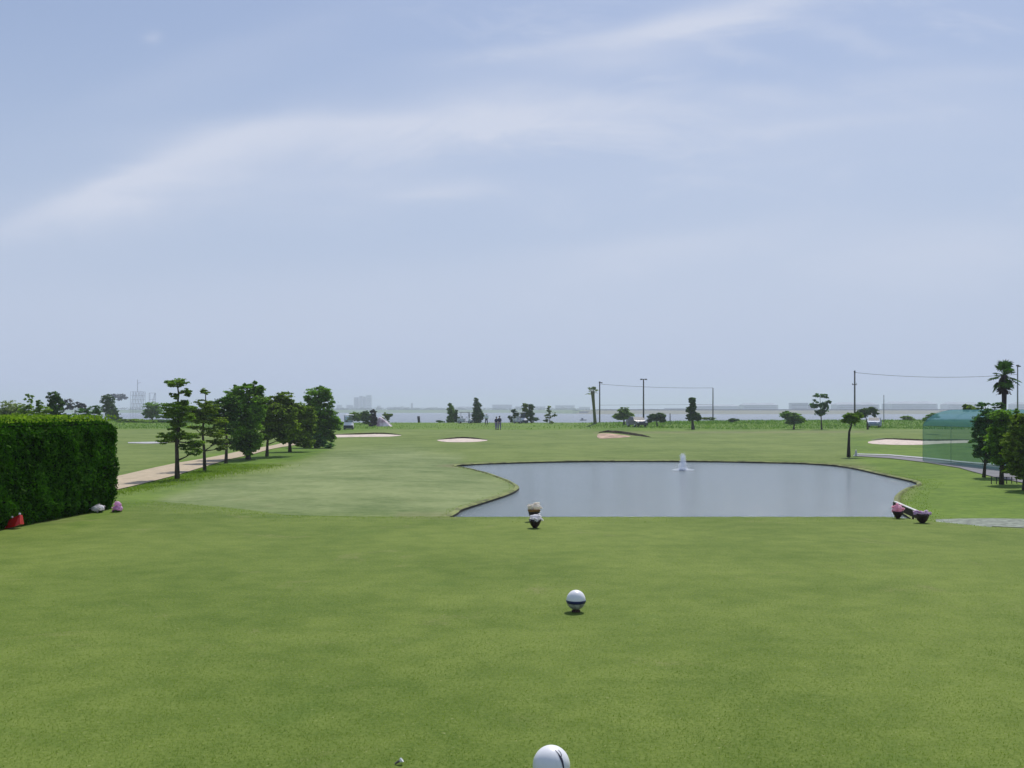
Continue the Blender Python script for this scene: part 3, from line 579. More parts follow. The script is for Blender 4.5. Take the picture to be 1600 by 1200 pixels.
tree('broadleaf_tree', 'dark olive tree cut by the right edge of the photo', 'tree', (1604, 766),
     [(1600, 670, 22, 14), (1598, 652, 16, 8), (1590, 690, 20, 12), (1612, 680, 26, 18), (1585, 708, 16, 10), (1600, 720, 22, 14), (1590, 732, 16, 10), (1620, 715, 24, 20), (1608, 742, 20, 8)],
     [(1604, 766), (1604, 740), (1606, 710), (1608, 685)], .2, 34000, .055, 'olive', seed=83)
# palms
def palm(px, py_foot, py_neck, d, label, seed, nf, R_, m_, dead=False, lean=0, part='crown', base=None):
    rng = random.Random(seed); b = base or Vector(((px-800)/F*d, d, H((px-800)/F*d, d))); k = d/F
    root = empty('palm_tree', b, label, 'palm tree'); neck = at(px+lean, py_neck, d)-b
    mb = MB(); mb.tube([Vector((0, 0, -.1)), neck*.3, neck*.6, neck*.9, neck], [.16, .12, .11, .13, .16] if not dead else [.30, .24, .22, .26, .30], 9); mb.build('trunk', M['bark_plum' if not dead else 'bark_grey'], root, smooth=True)
    fb = MB()
    for i in range(nf):
        el = R(rng.uniform(-60, 85) if not dead else rng.uniform(-20, 75)); az = rng.uniform(0, 2*math.pi); L = R_*rng.uniform(.55, 1.0)
        dr = Vector((math.cos(az)*math.cos(el), math.sin(az)*math.cos(el), math.sin(el))); c_ = neck+dr*L*.62+Vector((0, 0, -.04))
        fb.tube([neck, c_], [.02, .012], 4); side = dr.cross(Vector((0, 0, 1))).normalized(); upv = side.cross(dr)
        for j in range(11):                      # fan of blades
            a = R(-115+230*j/10); tip = c_+(dr*math.cos(a)+side*math.sin(a))*L*.42+Vector((0, 0, -.10*L))
            wv = (dr*-math.sin(a)+side*math.cos(a))*L*.05
            mdl = c_.lerp(tip, .5)+upv*.03; fb.add([c_, mdl+wv, tip, mdl-wv], [(0, 1, 2, 3)])
    fb.build(part, M[m_], root)
    if not dead:
        sk = MB()
        for i in range(46):
            az = rng.uniform(0, 2*math.pi); h = rng.uniform(0, .75); r_ = rng.uniform(.12, .32)
            p0 = neck+Vector((math.cos(az)*.1, math.sin(az)*.1, -h)); p1 = p0+Vector((math.cos(az)*r_, math.sin(az)*r_, -.28))
            sv = Vector((-math.sin(az), math.cos(az), 0))*.09; sk.add([p0-sv*.4, p0+sv*.4, p1+sv, p1-sv], [(0, 1, 2, 3)])
        sk.build('dead_frond_skirt', M['purple'], root)
palm(1569, 0, 586, 52, 'tall fan palm with a dark skirt above the right trees', 5, 34, .98, 'dark')
palm(930, 0, 613, 150, 'pale leaning palm stump with a withered tuft beside the pole', 9, 18, 1.35, 'pale', True, -4, 'withered_fronds', base=hit(930, 662))

# ------------------------------------------------------------------ hedge
def hedge():
    rng = np.random.default_rng(77); A = Vector((-6.22, 16.3, 0)); Bp = Vector((-7.38, 6.5, 0)); ax = (Bp-A).normalized(); L = (Bp-A).length
    inn = Vector((ax.y, -ax.x, 0)); inn = inn if inn.x < 0 else -inn; Wd, Ht = 2.3, 1.40
    root = empty('hedge', A, 'tall clipped dark green box hedge at the left edge', 'hedge')
    def pos(s, t_, h, off):   # s along, t across, h up -> point (relative), with rounded lumps
        p_ = ax*s+inn*t_+Vector((0, 0, h)); return p_
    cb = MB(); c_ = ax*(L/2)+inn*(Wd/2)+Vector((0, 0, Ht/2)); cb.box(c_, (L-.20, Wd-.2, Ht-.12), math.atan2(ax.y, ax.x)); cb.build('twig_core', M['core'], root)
    n_ = 150000; u = rng.random((n_, 3)); area = np.array([L*Ht, L*Wd*.55, Wd*Ht*.8]); pr = area/area.sum(); wh = rng.choice(3, n_, p=pr)
    s_ = u[:, 0]*L; t_ = np.zeros(n_); h = np.zeros(n_); N_ = np.zeros((n_, 3)); axn, inn_ = np.array(ax), np.array(inn)
    a = wh == 0; h[a] = u[a, 1]*Ht; N_[a] = -inn_
    a = wh == 1; h[a] = Ht; t_[a] = u[a, 1]*Wd; N_[a] = (0, 0, 1)
    a = wh == 2; s_[a] = 0; t_[a] = u[a, 0]*Wd; h[a] = u[a, 1]*Ht; N_[a] = -axn
    r_ = .16                                      # round the corner and top edge
    P_ = np.outer(s_, axn)+np.outer(t_, inn_); P_[:, 2] = h
    ds_, dt_, dh_ = np.clip(r_-s_, 0, r_), np.clip(r_-t_, 0, r_), np.clip(h-(Ht-r_), 0, r_)
    pull = np.zeros((n_, 3)); pull += np.outer(np.where(np.minimum(ds_, dt_) > 0, np.minimum(ds_, dt_)*.5, 0), axn+inn_)
    pull += np.outer(np.minimum(dt_, dh_)*.5, inn_)+np.outer(np.minimum(ds_, dh_)*.5, axn); pull[:, 2] -= (np.minimum(np.maximum(ds_, dt_), dh_))*.5
    P_ += pull
    lump = np.array([pnoise(Vector(v)*3.2)*.045+pnoise(Vector(v)*9)*.035 for v in P_[:, :]])
    under = np.where(wh != 1, np.clip((.16-h)/.16, 0, 1)*.10, 0)
    P_ += N_*(lump-under+rng.normal(size=n_)*.020-.015)[:, None]
    link('leaves', leafmesh('leaves', P_, N_+rng.normal(size=(n_, 3))*.25+np.array([0, 0, .35]), .0215, rng), M['hedge'], root)
    # new shoots standing proud of the top
    n2 = 16000; s2, t2 = rng.random(n2)*L, rng.random(n2)*Wd; Q_ = np.outer(s2, axn)+np.outer(t2, inn_); Q_[:, 2] = Ht+rng.random(n2)**1.6*.09-.01
    link('new_shoots', leafmesh('new_shoots', Q_, rng.normal(size=(n2, 3)), .02, rng), M['bright'], root)
hedge()

# ------------------------------------------------------------------ flowers and tee markers
def petals(root, blobs, n_, size, m_, seed, name='blossoms'):
    rng = np.random.default_rng(seed); P_, N_ = cloud_pts(blobs, n_, rng, .16, .85)
    for c_, r_ in blobs: hb_ = MB(); hb_.ell(c_, tuple(q_*.86 for q_ in r_), 9); hb_.build('flower_head', M[m_], root, smooth=True)
    return link(name, leafmesh(name, P_, N_, size, rng), M[m_], root)
def flower_pot(px, py, label, bm_, wdt, ht, seed, rim_=False, blob=None, group=None, base=.55):
    b = hit(px, py); root = empty('flower_pot', b, label, 'flower pot', group)
    mb = MB(); mb.lathe([(wdt*.12, -.01), (wdt*.17, .008), (wdt*.30, ht*.2), (wdt*.42, ht*base*.75), (wdt*.45, ht*base), (wdt*.40, ht*base*1.02), (wdt*.3, ht*base*.95)], n=18); mb.build('pot', M['plum'], root, smooth=True)
    if rim_: mb = MB(); mb.lathe([(wdt*.42, ht*base*.86), (wdt*.49, ht*base*.93), (wdt*.48, ht*base*1.08), (wdt*.40, ht*base*1.1)], n=18); mb.build('pot_rim', M['amber'], root, smooth=True)
    if blob is None: blob = [((0, 0, ht*.68), (wdt*.47, wdt*.46, ht*.33))]
    petals(root, blob, 900, wdt*.07, bm_, seed); return root
GP = 'flower pots marking the tee'
flower_pot(836, 826, 'dark plum pot with a clear white bloom, in front of the cream one', 'whitep', .185, .185, 1, base=.62, blob=[((.012, -.03, .135), (.078, .07, .056))], group=GP)
flower_pot(834.5, 815, 'cream white blooms over an amber rim at the tee edge', 'cream', .185, .235, 2, rim_=True, base=.66, blob=[((-.045, -.01, .195), (.055, .065, .046)), ((.028, -.01, .205), (.075, .075, .055))], group=GP)
flower_pot(1403, 811, 'solid pink blooms in a pot by the right pond corner', 'pink', .165, .205, 3, base=.5, group=GP)
flower_pot(1441, 818, 'mixed white and purple blooms in a round dark pot', 'lilac', .215, .165, 4, base=.78, blob=[((.05, -.03, .13), (.045, .05, .038)), ((-.01, -.03, .135), (.035, .05, .032)), ((-.085, 0, .135), (.04, .045, .03))], group=GP)
petals(empty('flower_clump', hit(1415, 810), 'small bluish white flowers beside the pink pot', 'flowers'), [((-.03, 0, .03), (.06, .05, .035)), ((.05, 0, .02), (.05, .04, .02))], 260, .014, 'whitep', 12)
a, b = at(1397, 789, 15.7), at(1434, 805, 14.7); o = empty('wooden_plank', a, 'dark wooden plank propped between the two right flower pots', 'plank'); mb = MB()
dv = b-a; rz_ = math.atan2(dv.y, dv.x); tl = math.atan2(dv.z, math.hypot(dv.x, dv.y)); Mr = Matrix.Rotation(rz_, 3, 'Z') @ Matrix.Rotation(-tl, 3, 'Y')
def pbox(c_, d_, nm_, m_):
    q_ = MB(); x, y, z = d_[0]/2, d_[1]/2, d_[2]/2; q_.box((0, 0, 0), d_); q_.v = [tuple(Mr @ (Vector(v)+Vector(c_))) for v in q_.v]; q_.build(nm_, m_, o)
L_ = dv.length; pbox((L_/2, 0, 0), (L_, .035, .10), 'board', M['wood']); pbox((L_/2, 0, .056), (L_*.99, .045, .012), 'pale_edge', M['stone'])
for f_ in (.1, .85): q_ = MB(); p_ = dv*f_; q_.tube([(p_.x, p_.y+.035, H(a.x+p_.x, a.y+p_.y)-a.z-.05), (p_.x, p_.y+.035, p_.z+.04)], .016, 6); q_.build('stake', M['stake'], o)
def clump(px, py, label, m_, r, seed, blobs=None):
    b = hit(px, py); root = empty('azalea_bloom', b, label, 'flowers', 'azalea blooms at the foot of the hedge')
    petals(root, blobs or [((0, 0, r*.7), (r, r*.9, r*.75))], 900, r*.14, m_, seed)
    rng = np.random.default_rng(seed); P_, N_ = cloud_pts([((0, 0, r*.22), (r*1.1, r, r*.25))], 300, rng); link('leaves', leafmesh('leaves', P_, N_, .02, rng), M['dark'], root)
clump(153, 802, 'wide white azalea bloom at the foot of the hedge', 'whitep', .085, 6, [((-.04, 0, .06), (.07, .06, .05)), ((.04, 0, .075), (.06, .06, .05))])
clump(184, 800, 'pink azalea bloom at the corner of the hedge', 'magenta', .085, 7, [((0, 0, .055), (.088, .07, .06)), ((.0, 0, .12), (.05, .05, .05))])
def ball_marker(px, py, R_, zc, label, band):
    d = hit(px, py).y; x = (px-800)/F*d; b = Vector((x, d, H(x, d))); root = empty('tee_marker', b, label, 'tee marker', 'white ball tee markers')
    mb = MB(); mb.tube([(0, 0, -.05), (0, 0, zc-R_*.6)], [.018, .03], 10); mb.lathe([(.032, -.005), (.034, .012), (.02, .02)], n=14); mb.build('stake', M['stake'], root)
    mb = MB(); N_ = 30; prof = []
    for i in range(N_+1):
        a = math.pi*i/N_; prof.append((max(.0008, R_*math.sin(a)), zc-R_*math.cos(a)*(1.06 if i > N_/2 else 1)))
    n_ = 40
    for r_, z in prof: mb.v += [(r_*math.cos(2*math.pi*k/n_), r_*math.sin(2*math.pi*k/n_), z) for k in range(n_)]
    for i in range(N_):
        zz = (prof[i][1]+prof[i+1][1])/2-zc
        for k in range(n_):
            mb.f.append((i*n_+k, i*n_+(k+1) % n_, (i+1)*n_+(k+1) % n_, (i+1)*n_+k)); mb.mi.append(1 if (band and zz < -R_*.12) else 0)
    mb.build('ball', [M['ball'], M['ballgrey']], root, smooth=True)
    if band:
        mb = MB(); r2 = R_*1.012; mb.lathe([(r2*.955, zc-R_*.30), (r2*.99, zc-R_*.2), (r2*1.03, zc-R_*.05), (r2*1.03, zc+R_*.0), (r2*.98, zc+R_*.03)], n=40); mb.build('band', M['navy'], root, smooth=True)
    else:                                          # curved black brand stroke over the right shoulder
        mb = MB()
        def on(az, el, k=1.012): return Vector((math.cos(el)*math.cos(az), math.cos(el)*math.sin(az), math.sin(el)*1.06))*R_*k+Vector((0, 0, zc))
        for pts_, wd in (([(-66, 66), (-62, 58), (-58, 50), (-56, 42), (-54, 34), (-53, 26), (-53, 18), (-52, 10), (-52, 2), (-51, -8)], [1.2, 2.5, 3.5, 6.5, 8.5, 8, 6.5, 6, 5, 4]), ([(-44, 62), (-42, 56), (-42, 50), (-45, 44), (-50, 39)], [1.0, 2.0, 2.6, 3, 3.5])):
            L_ = []; 
            for (az, el), w_ in zip(pts_, wd):
                c_ = math.cos(R(el)); L_.append((on(R(az-w_/c_*.5), R(el)), on(R(az+w_/c_*.5), R(el))))
            n0 = len(L_); mb.add([q_ for l_ in L_ for q_ in l_], [(2*i, 2*i+1, 2*i+3, 2*i+2) for i in range(n0-1)])
        mb.build('mark', M['logo'], root)
ball_marker(900, 958, .074, .090, 'white ball marker with a navy band in mid lawn', True)
ball_marker(861.5, 1249, .075, .135, 'nearest white ball marker with a black stroke, cut by the bottom edge', False)
# red marker
b = hit(20, 827); root = empty('tee_marker', b, 'red wedge shaped marker with white knobs at the foot of the hedge', 'tee marker'); mb = MB()
mb.v = [(-.10, -.02, .0), (.05, -.06, .035), (.105, -.02, .065), (.09, .0, .185), (-.05, .0, .12), (-.09, .03, .05), (-.10, .06, 0), (.10, .10, .05), (.09, .08, .17), (-.05, .07, .115)]
mb.f = [(0, 1, 4, 5), (1, 2, 3, 4), (0, 5, 9, 6), (5, 4, 9), (4, 3, 8, 9), (2, 7, 8, 3), (6, 9, 8, 7), (0, 6, 7, 2, 1)]; mb.mi = [0]*8; mb.build('wedge', M['red'], root)
for q_ in ((-.02, .02, .15), (.075, .03, .19), (-.09, 0, .02)):
    mb = MB(); mb.ell(q_, (.016, .016, .016), 6); mb.build('knob', M['offwhite'], root, smooth=True)
# pebble and broken peg on the tee
mb = MB(); b = hit(625, 1196); root = empty('broken_peg', b, 'tiny chipped white and brown peg lying in the near turf', 'golf tee')
mb.tube([(-.022, 0, .004), (-.002, 0, .016)], [.004, .006], 8); mb.build('shaft', M['bark_grey'], root); mb = MB(); mb.lathe([(.005, 0), (.011, .008), (.011, .013), (.006, .011)], (-.001, 0, .014), 10, Matrix.Rotation(R(55), 3, 'Y')); mb.build('cup', M['white'], root)

# turf blades close to the camera
rng = np.random.default_rng(4); nb = 170000; yb = 3.5+rng.beta(1.0, 2.3, nb)*9.0; xb = (rng.random(nb)-.5)*2*(yb*.56)
zb = Hn(xb, yb); P_ = np.stack([xb, yb, zb], -1); hh = rng.uniform(.003, .010, nb); az = rng.random(nb)*2*math.pi; wv = np.stack([np.cos(az), np.sin(az), np.zeros(nb)], -1)*.0016
ln = rng.normal(size=(nb, 3))*.006; ln[:, 2] = hh
V_ = np.stack([P_-wv, P_+wv, P_+ln], 1).reshape(-1, 3)
M['blade'] = leafmat('blade', (.11, .19, .015), (.30, .38, .085), .40, 1.3, .03)
tag(link('grass', npmesh('grass', V_, np.arange(nb*3).reshape(-1, 3)), M['blade']), 'short mown grass blades of the near tee', 'grass', kind='stuff')
# tufts: pond margin and rough
def tufts(name, P_, hmin, hmax, m_, label, seed, w_=.006):
    rng = np.random.default_rng(seed); n_ = len(P_); P_ = P_.copy(); P_[:, 2] = Hn(P_[:, 0], P_[:, 1]); az = rng.random(n_)*6.283; hh = rng.uniform(hmin, hmax, n_)
    wv = np.stack([np.cos(az), np.sin(az), np.zeros(n_)], -1)*w_; ln = rng.normal(size=(n_, 3))*hh[:, None]*.4; ln[:, 2] = hh
    tag(link(name, npmesh(name, np.stack([P_-wv, P_+wv, P_+ln], 1).reshape(-1, 3), np.arange(n_*3).reshape(-1, 3)), M[m_]), label, 'grass', kind='stuff')
M['tuft'] = leafmat('tuft', (.11, .19, .012), (.27, .38, .04), .40, .8, .02)
M['bank_tuft'] = leafmat('bank_tuft', (.045, .12, .006), (.16, .30, .02), .45, .12, .02)
L_ = []
for i in range(n):
    if 23 < PP[i].y < 62:
        right = PP[i].x > 9.5; k_ = 70 if right else 8
        tg = (PP[(i+1) % n]-PP[i-1]).normalized(); nn = Vector((tg.y, -tg.x))*sg
        for j in range(k_):
            s_ = rng.random(); o_ = rng.random()**1.5*(1.0 if right else .35)+.02; e = PP[i].lerp(PP[(i+1) % n], s_); L_.append((e.x+nn.x*o_, e.y+nn.y*o_, 0))
tufts('bank_grass', np.array(L_), .015, .045, 'tuft', 'ragged grass fringe along the pond margin', 5, .009)
nb = 60000; yy_ = rng.uniform(29, 52, nb); pp_ = rng.uniform(180, 520, nb); X_ = (pp_-800)/F*yy_; pyy = HZ+(EYE+1.2)/yy_*F
e1 = np.interp(pp_, [180, 277, 355, 400, 440, 520], [766, 743, 719, 709, 699, 694]); e2 = np.interp(pp_, [180, 240, 300, 400, 470, 520], [772, 762, 750, 733, 720, 704])
k_ = (pyy > e1+1) & (pyy < e2+3*rng.normal(size=nb)); tufts('rough_grass', np.stack([X_[k_], yy_[k_], yy_[k_]*0], -1), .03, .10, 'tuft', 'longer grass strip under the left row of trees', 6, .010)
nb = 12000; X_ = rng.uniform(-6.5, 7.2, nb); yc_ = 14.5+np.where(X_ < -3.5, (-3.5-X_)*.75, 0)-np.where(X_ > 5.6, (X_-5.6)*1.5, 0); Y_ = yc_+.8+rng.normal(size=nb)*.6
tufts('edge_grass', np.stack([X_, Y_, Y_*0], -1), .005, .016, 'tuft', 'slightly longer grass along the tee edge', 7, .003)

nb = 42000; yy_ = rng.uniform(136, 181, nb); pp_ = rng.uniform(-100, 1750, nb); k_ = rng.random(nb) < np.interp(pp_, [0, 500, 640, 900, 1000, 1750], [.7, .6, .06, .10, 1, 1])
tufts('riverbank_grass', np.stack([(pp_[k_]-800)/F*yy_[k_], yy_[k_], yy_[k_]*0], -1), .08, .30, 'bank_tuft', 'tall bright rough grass on the riverbank', 8, .05)
# ------------------------------------------------------------------ fountain
b2 = at(1067, 735, (EYE-PZ)*F/95); b2.z = PZ; root = empty('fountain', b2, 'short white water fountain near the far pond shore', 'fountain'); kf = b2.y/F; rng = np.random.default_rng(9)
n_ = 2600; t_ = rng.random(n_); ang = rng.random(n_)*6.283; vr = rng.random(n_)*.9; hz = 26*kf
rr = .125*(1+.9*(1-t_)**2.5)*rng.random(n_)**.5*(1+.25*rng.normal(size=n_)); zz = hz*t_*(.78+.30*rng.random(n_)); vr = vr*0+1; P_ = np.stack([np.cos(ang)*rr*vr**.3, np.sin(ang)*rr*vr**.3, zz], -1)
link('water_jet', leafmesh('water_jet', P_, rng.normal(size=(n_, 3)), .022, rng), M['spray'], root)
n_ = 1500; ang = rng.random(n_)*6.283; rr = .12+rng.random(n_)**1.6*.42; P_ = np.stack([np.cos(ang)*rr, np.sin(ang)*rr, .01+rng.random(n_)*.16*np.exp(-rr*3)], -1); N_ = np.tile((0, 0, 3.0), (n_, 1))
link('splash', leafmesh('splash', P_, N_, .03, rng), M['spray'], root)
mb = MB(); mb.tube([(0, 0, -.4), (0, 0, .03)], [.05, .035], 10); mb.build('nozzle', M['steel'], root)

# ------------------------------------------------------------------ people
def person(px, py, label, top, legs, hair, facing=0, h=1.72, pose=0, cap=None, bulk=1.0):
    b = hit(px, py); root = empty('person', b, label, 'person', rz=facing); s = h/1.72
    def skin(name, verts, edges, rads, m_):
        me = bpy.data.meshes.new(name); me.from_pydata([tuple(Vector(v)*s) for v in verts], edges, []); o = link(name, me, m_, root)
        md = o.modifiers.new('skin', 'SKIN'); sd = o.modifiers.new('sub', 'SUBSURF'); sd.levels = sd.render_levels = 2
        for i, r_ in enumerate(rads): me.skin_vertices[0].data[i].radius = (r_[0]*s, r_[1]*s) if isinstance(r_, tuple) else (r_*s, r_*s)
        me.skin_vertices[0].data[0].use_root = True; return o
    L = .10+.04*pose
    hands = [(-.22, -.22, .93), (.22, -.22, .93)] if pose else [(-.27, -.03, .80), (.27, -.05, .80)]
    elb = [(-.26, -.02, 1.12), (.26, -.02, 1.12)]
    V0 = [(0, 0, .93), (0, .01, 1.15), (0, 0, 1.36), (0, -.01, 1.48), (0, -.02, 1.58), (0, -.03, 1.68), (-.17, 0, 1.38), elb[0], hands[0], (.17, 0, 1.38), elb[1], hands[1],
          (-.09, 0, .88), (-L, -.01, .48), (-L, .02, .08), (-L-.01, -.12, .04), (.09, 0, .88), (L, -.01, .48), (L, .02, .08), (L+.01, -.12, .04)]
    E0 = [(0, 1), (1, 2), (2, 3), (3, 4), (4, 5), (2, 6), (6, 7), (7, 8), (2, 9), (9, 10), (10, 11), (0, 12), (12, 13), (13, 14), (14, 15), (0, 16), (16, 17), (17, 18), (18, 19)]
    R0 = [.12, .11, .13, .055, .085, .085, .05, .038, .028, .05, .038, .028, .075, .052, .038, .04, .075, .052, .038, .04]
    skin('body', V0, E0, R0, M['skin'])
    skin('shirt', [(0, 0, .95), (0, .01, 1.15), (0, 0, 1.36), (0, 0, 1.43), (-.18, 0, 1.38), elb[0], (.18, 0, 1.38), elb[1]], [(0, 1), (1, 2), (2, 3), (2, 4), (4, 5), (2, 6), (6, 7)], [(.19*bulk, .15*bulk), (.175*bulk, .14*bulk), (.19*bulk, .15*bulk), .09, .075*bulk, .062*bulk, .075*bulk, .062*bulk], top)
    skin('trousers', [(0, 0, .96), (-.09, 0, .88), (-L, -.01, .48), (-L, .02, .11), (.09, 0, .88), (L, -.01, .48), (L, .02, .11)], [(0, 1), (1, 2), (2, 3), (0, 4), (4, 5), (5, 6)], [(.175, .14), .11, .082, .068, .11, .082, .068], legs)
    for q_ in (-1, 1): mb = MB(); mb.ell(Vector((q_*(L+.005), -.06, .045))*s, (.055*s, .13*s, .05*s), 8); mb.build('shoe', M['black'], root, smooth=True)
    mb = MB(); mb.ell(Vector((0, -.005, 1.665))*s, (.105*s, .112*s, .09*s), 8)
    if cap: mb.box(Vector((0, -.13, 1.66))*s, (.13*s, .11*s, .015*s))
    mb.build('cap' if cap else 'hair', cap or hair, root, smooth=True)
    for q_ in (-1, 1): mb = MB(); mb.ell(Vector((q_*.032, -.112, 1.635))*s, (.011*s, .006*s, .007*s), 5); mb.build('eye', M['black'], root)
    mb = MB(); mb.ell(Vector((0, -.12, 1.605))*s, (.012*s, .02*s, .02*s), 6); mb.build('nose', M['skin'], root, smooth=True)
person(775.5, 671.5, 'left of the two golfers, in a navy top and grey lavender trousers', M['navyc'], M['lav'], M['black'], R(150), 1.66)
person(780.5, 671.5, 'right of the two golfers, in a dark navy top and lavender trousers', M['navyc'], M['lav'], M['black'], R(200), 1.76, 1, M['navyc'])
person(760, 664, 'person in a bulky white jacket and dark trousers by the tallest conifer', M['whitec'], M['navyc'], M['black'], R(190), 1.78, 1, M['whitec'], 2.3)
# ------------------------------------------------------------------ vehicles
def golf_cart(px, py, label, rz, body, roof, dark=None):
    b = hit(px, py); root = empty('golf_cart', b, label, 'golf cart', rz=rz); root.scale = (1, 1, 1)
    mb = MB(); mb.extrude([(-1.28, .30), (-1.32, .45), (-1.26, .52), (-.84, .92), (-.74, .80), (-.66, .36), (-.12, .34), (-.08, .62), (.5, .66), (.62, .82), (1.15, .82), (1.22, .5), (1.15, .28)], -.58, .58); mb.build('body', body, root)
    mb = MB(); mb.extrude([(-1.36, .12), (-1.40, .52), (-1.26, .55), (-1.2, .12)], -.60, .60); mb.extrude([(-1.15, .2), (-1.15, .27), (1.1, .27), (1.1, .2)], -.55, .55); mb.build('bumper', dark or M['navyp'], root)
    mb = MB(); mb.box((0, .12, .72), (1.05, .5, .14)); mb.box((0, .42, .98), (1.05, .12, .44)); mb.build('seat', M['offwhite'], root)
    mb = MB(); mb.lathe([(.62, 0), (.68, .03), (.66, .08), (.3, .12)], (0, 0, 0), 4, Matrix.Rotation(R(45), 3, 'Z')); o = mb.build('roof', roof, root); o.location = (0, -.05, 1.82); o.scale = (1.25, 1.85, 1)
    for x in (-.52, .52):
        for y in (-.72, .72): mb = MB(); mb.tube([(x, y-.1*(y < 0), .78), (x, y*.9, 1.84)], .022); mb.build('roof_post', M['darkpole'], root)
    mb = MB(); mb.box((0, -.78, 1.28), (1.0, .012, .85)); mb.build('windscreen', M['glass'] if rz > .5 else M['wind'], root)
    mb = MB(); mb.tube([(-.25, -.62, .85), (-.25, -.42, 1.05)], .018); mb.lathe([(.15, 0), (.17, .012), (.17, .02), (.15, .03)], (-.25, -.42, 1.05), 14, Matrix.Rotation(R(-35), 3, 'X')); mb.build('steering_wheel', M['black'], root)
    wheel(root, [(x, y) for x in (-.52, .52) for y in (-.86, .82)], .23, .17)
    for x in (-.4, .4): mb = MB(); mb.ell((x, -1.24, .58), (.09, .04, .06), 6); mb.build('headlight', M['white'], root)
def wheel(root, pos, r, wd):
    for x, y in pos:
        mb = MB(); mb.lathe([(r*.6, -wd/2), (r*.94, -wd/2), (r, -wd*.35), (r, wd*.35), (r*.94, wd/2), (r*.6, wd/2)], (x, y, r), 18, Matrix.Rotation(R(90), 3, 'Y')); t_ = mb.build('wheel', M['black'], root, smooth=True)
        mb = MB(); mb.lathe([(r*.02, -wd*.51), (r*.55, -wd*.53), (r*.58, 0), (r*.55, wd*.53), (r*.02, wd*.51)], (x, y, r), 12, Matrix.Rotation(R(90), 3, 'Y')); mb.build('rim', M['offwhite'], t_)
wm = bpy.data.materials.new('clear_screen'); wm.use_nodes = True; g = NT(wm.node_tree); g.n.clear(); o_ = g.new('ShaderNodeOutputMaterial'); a_ = g.new('ShaderNodeBsdfTransparent'); a_.inputs[0].default_value = (.6, .7, .75, 1)
gl = g.new('ShaderNodeBsdfGlossy'); gl.inputs[1].default_value = .1; ms = g.new('ShaderNodeMixShader'); ms.inputs[0].default_value = .12; g.l.new(a_.outputs[0], ms.inputs[1]); g.l.new(gl.outputs[0], ms.inputs[2]); g.l.new(ms.outputs[0], o_.inputs[0]); M['wind'] = wm
golf_cart(545, 671, 'white golf cart with navy bumper facing the tee, beside the yellow green bush', R(6), M['white'], M['white'])
golf_cart(726, 661.5, 'golf cart seen side on between the two conical conifers', R(84), M['offwhite'], M['steel'])
golf_cart(812.5, 661.5, 'small pale golf cart behind the dark shrubs', R(40), M['offwhite'], M['offwhite'])
def car(px, py, label, rz, paint, sc=1.0):
    b = hit(px, py); root = empty('parked_car', b, label, 'car', rz=rz); mb = MB()
    prof = [(-2.1, .28), (-2.15, .55), (-2.0, .80), (-1.05, .95), (-.45, 1.40), (.85, 1.44), (1.55, 1.02), (2.05, .92), (2.12, .5), (2.05, .28)]
    n_ = len(prof)
    for x, k_ in ((-.84, .0), (-.78, .05), (.78, .05), (.84, 0)):
        for y, z in prof: mb.v.append((x*(1-.16*max(0, z-.9)/.5), y, z))
    for i in range(3):
        for j in range(n_): mb.f.append((i*n_+j, i*n_+(j+1) % n_, (i+1)*n_+(j+1) % n_, (i+1)*n_+j)); mb.mi.append(0)
    mb.f += [tuple(range(n_)), tuple(range(4*n_-1, 3*n_-1, -1))]; mb.mi += [0, 0]; mb.build('body', paint, root)
    mb = MB()
    for sx_ in (-1, 1):
        q_ = [(-.95, .98), (-.42, 1.34), (.8, 1.37), (1.38, 1.0)]; mb.add([(sx_*.845*(1-.16*max(0, z-.9)/.5), y, z) for y, z in q_], [(0, 1, 2, 3)])
    mb.add([(-.7, -1.02, .985), (.7, -1.02, .985), (.64, -.47, 1.40), (-.64, -.47, 1.40)], [(0, 1, 2, 3)]); mb.add([(-.7, 1.53, 1.06), (.7, 1.53, 1.06), (.64, .88, 1.445), (-.64, .88, 1.445)], [(0, 1, 2, 3)]); mb.build('windows', M['glass'], root)
    wheel(root, [(x, y) for x in (-.74, .74) for y in (-1.32, 1.3)], .31, .2)
    for x in (-.6, .6): mb = MB(); mb.ell((x, -2.1, .65), (.16, .06, .08), 6); mb.build('headlight', M['white'], root)
car(995, 667, 'dark plum car parked between the mushroom pine and the lamp pole', R(14), M['card'])
car(1366, 668, 'pale bluish car parked beside the farther leaning pine', R(-24), M['carw'])
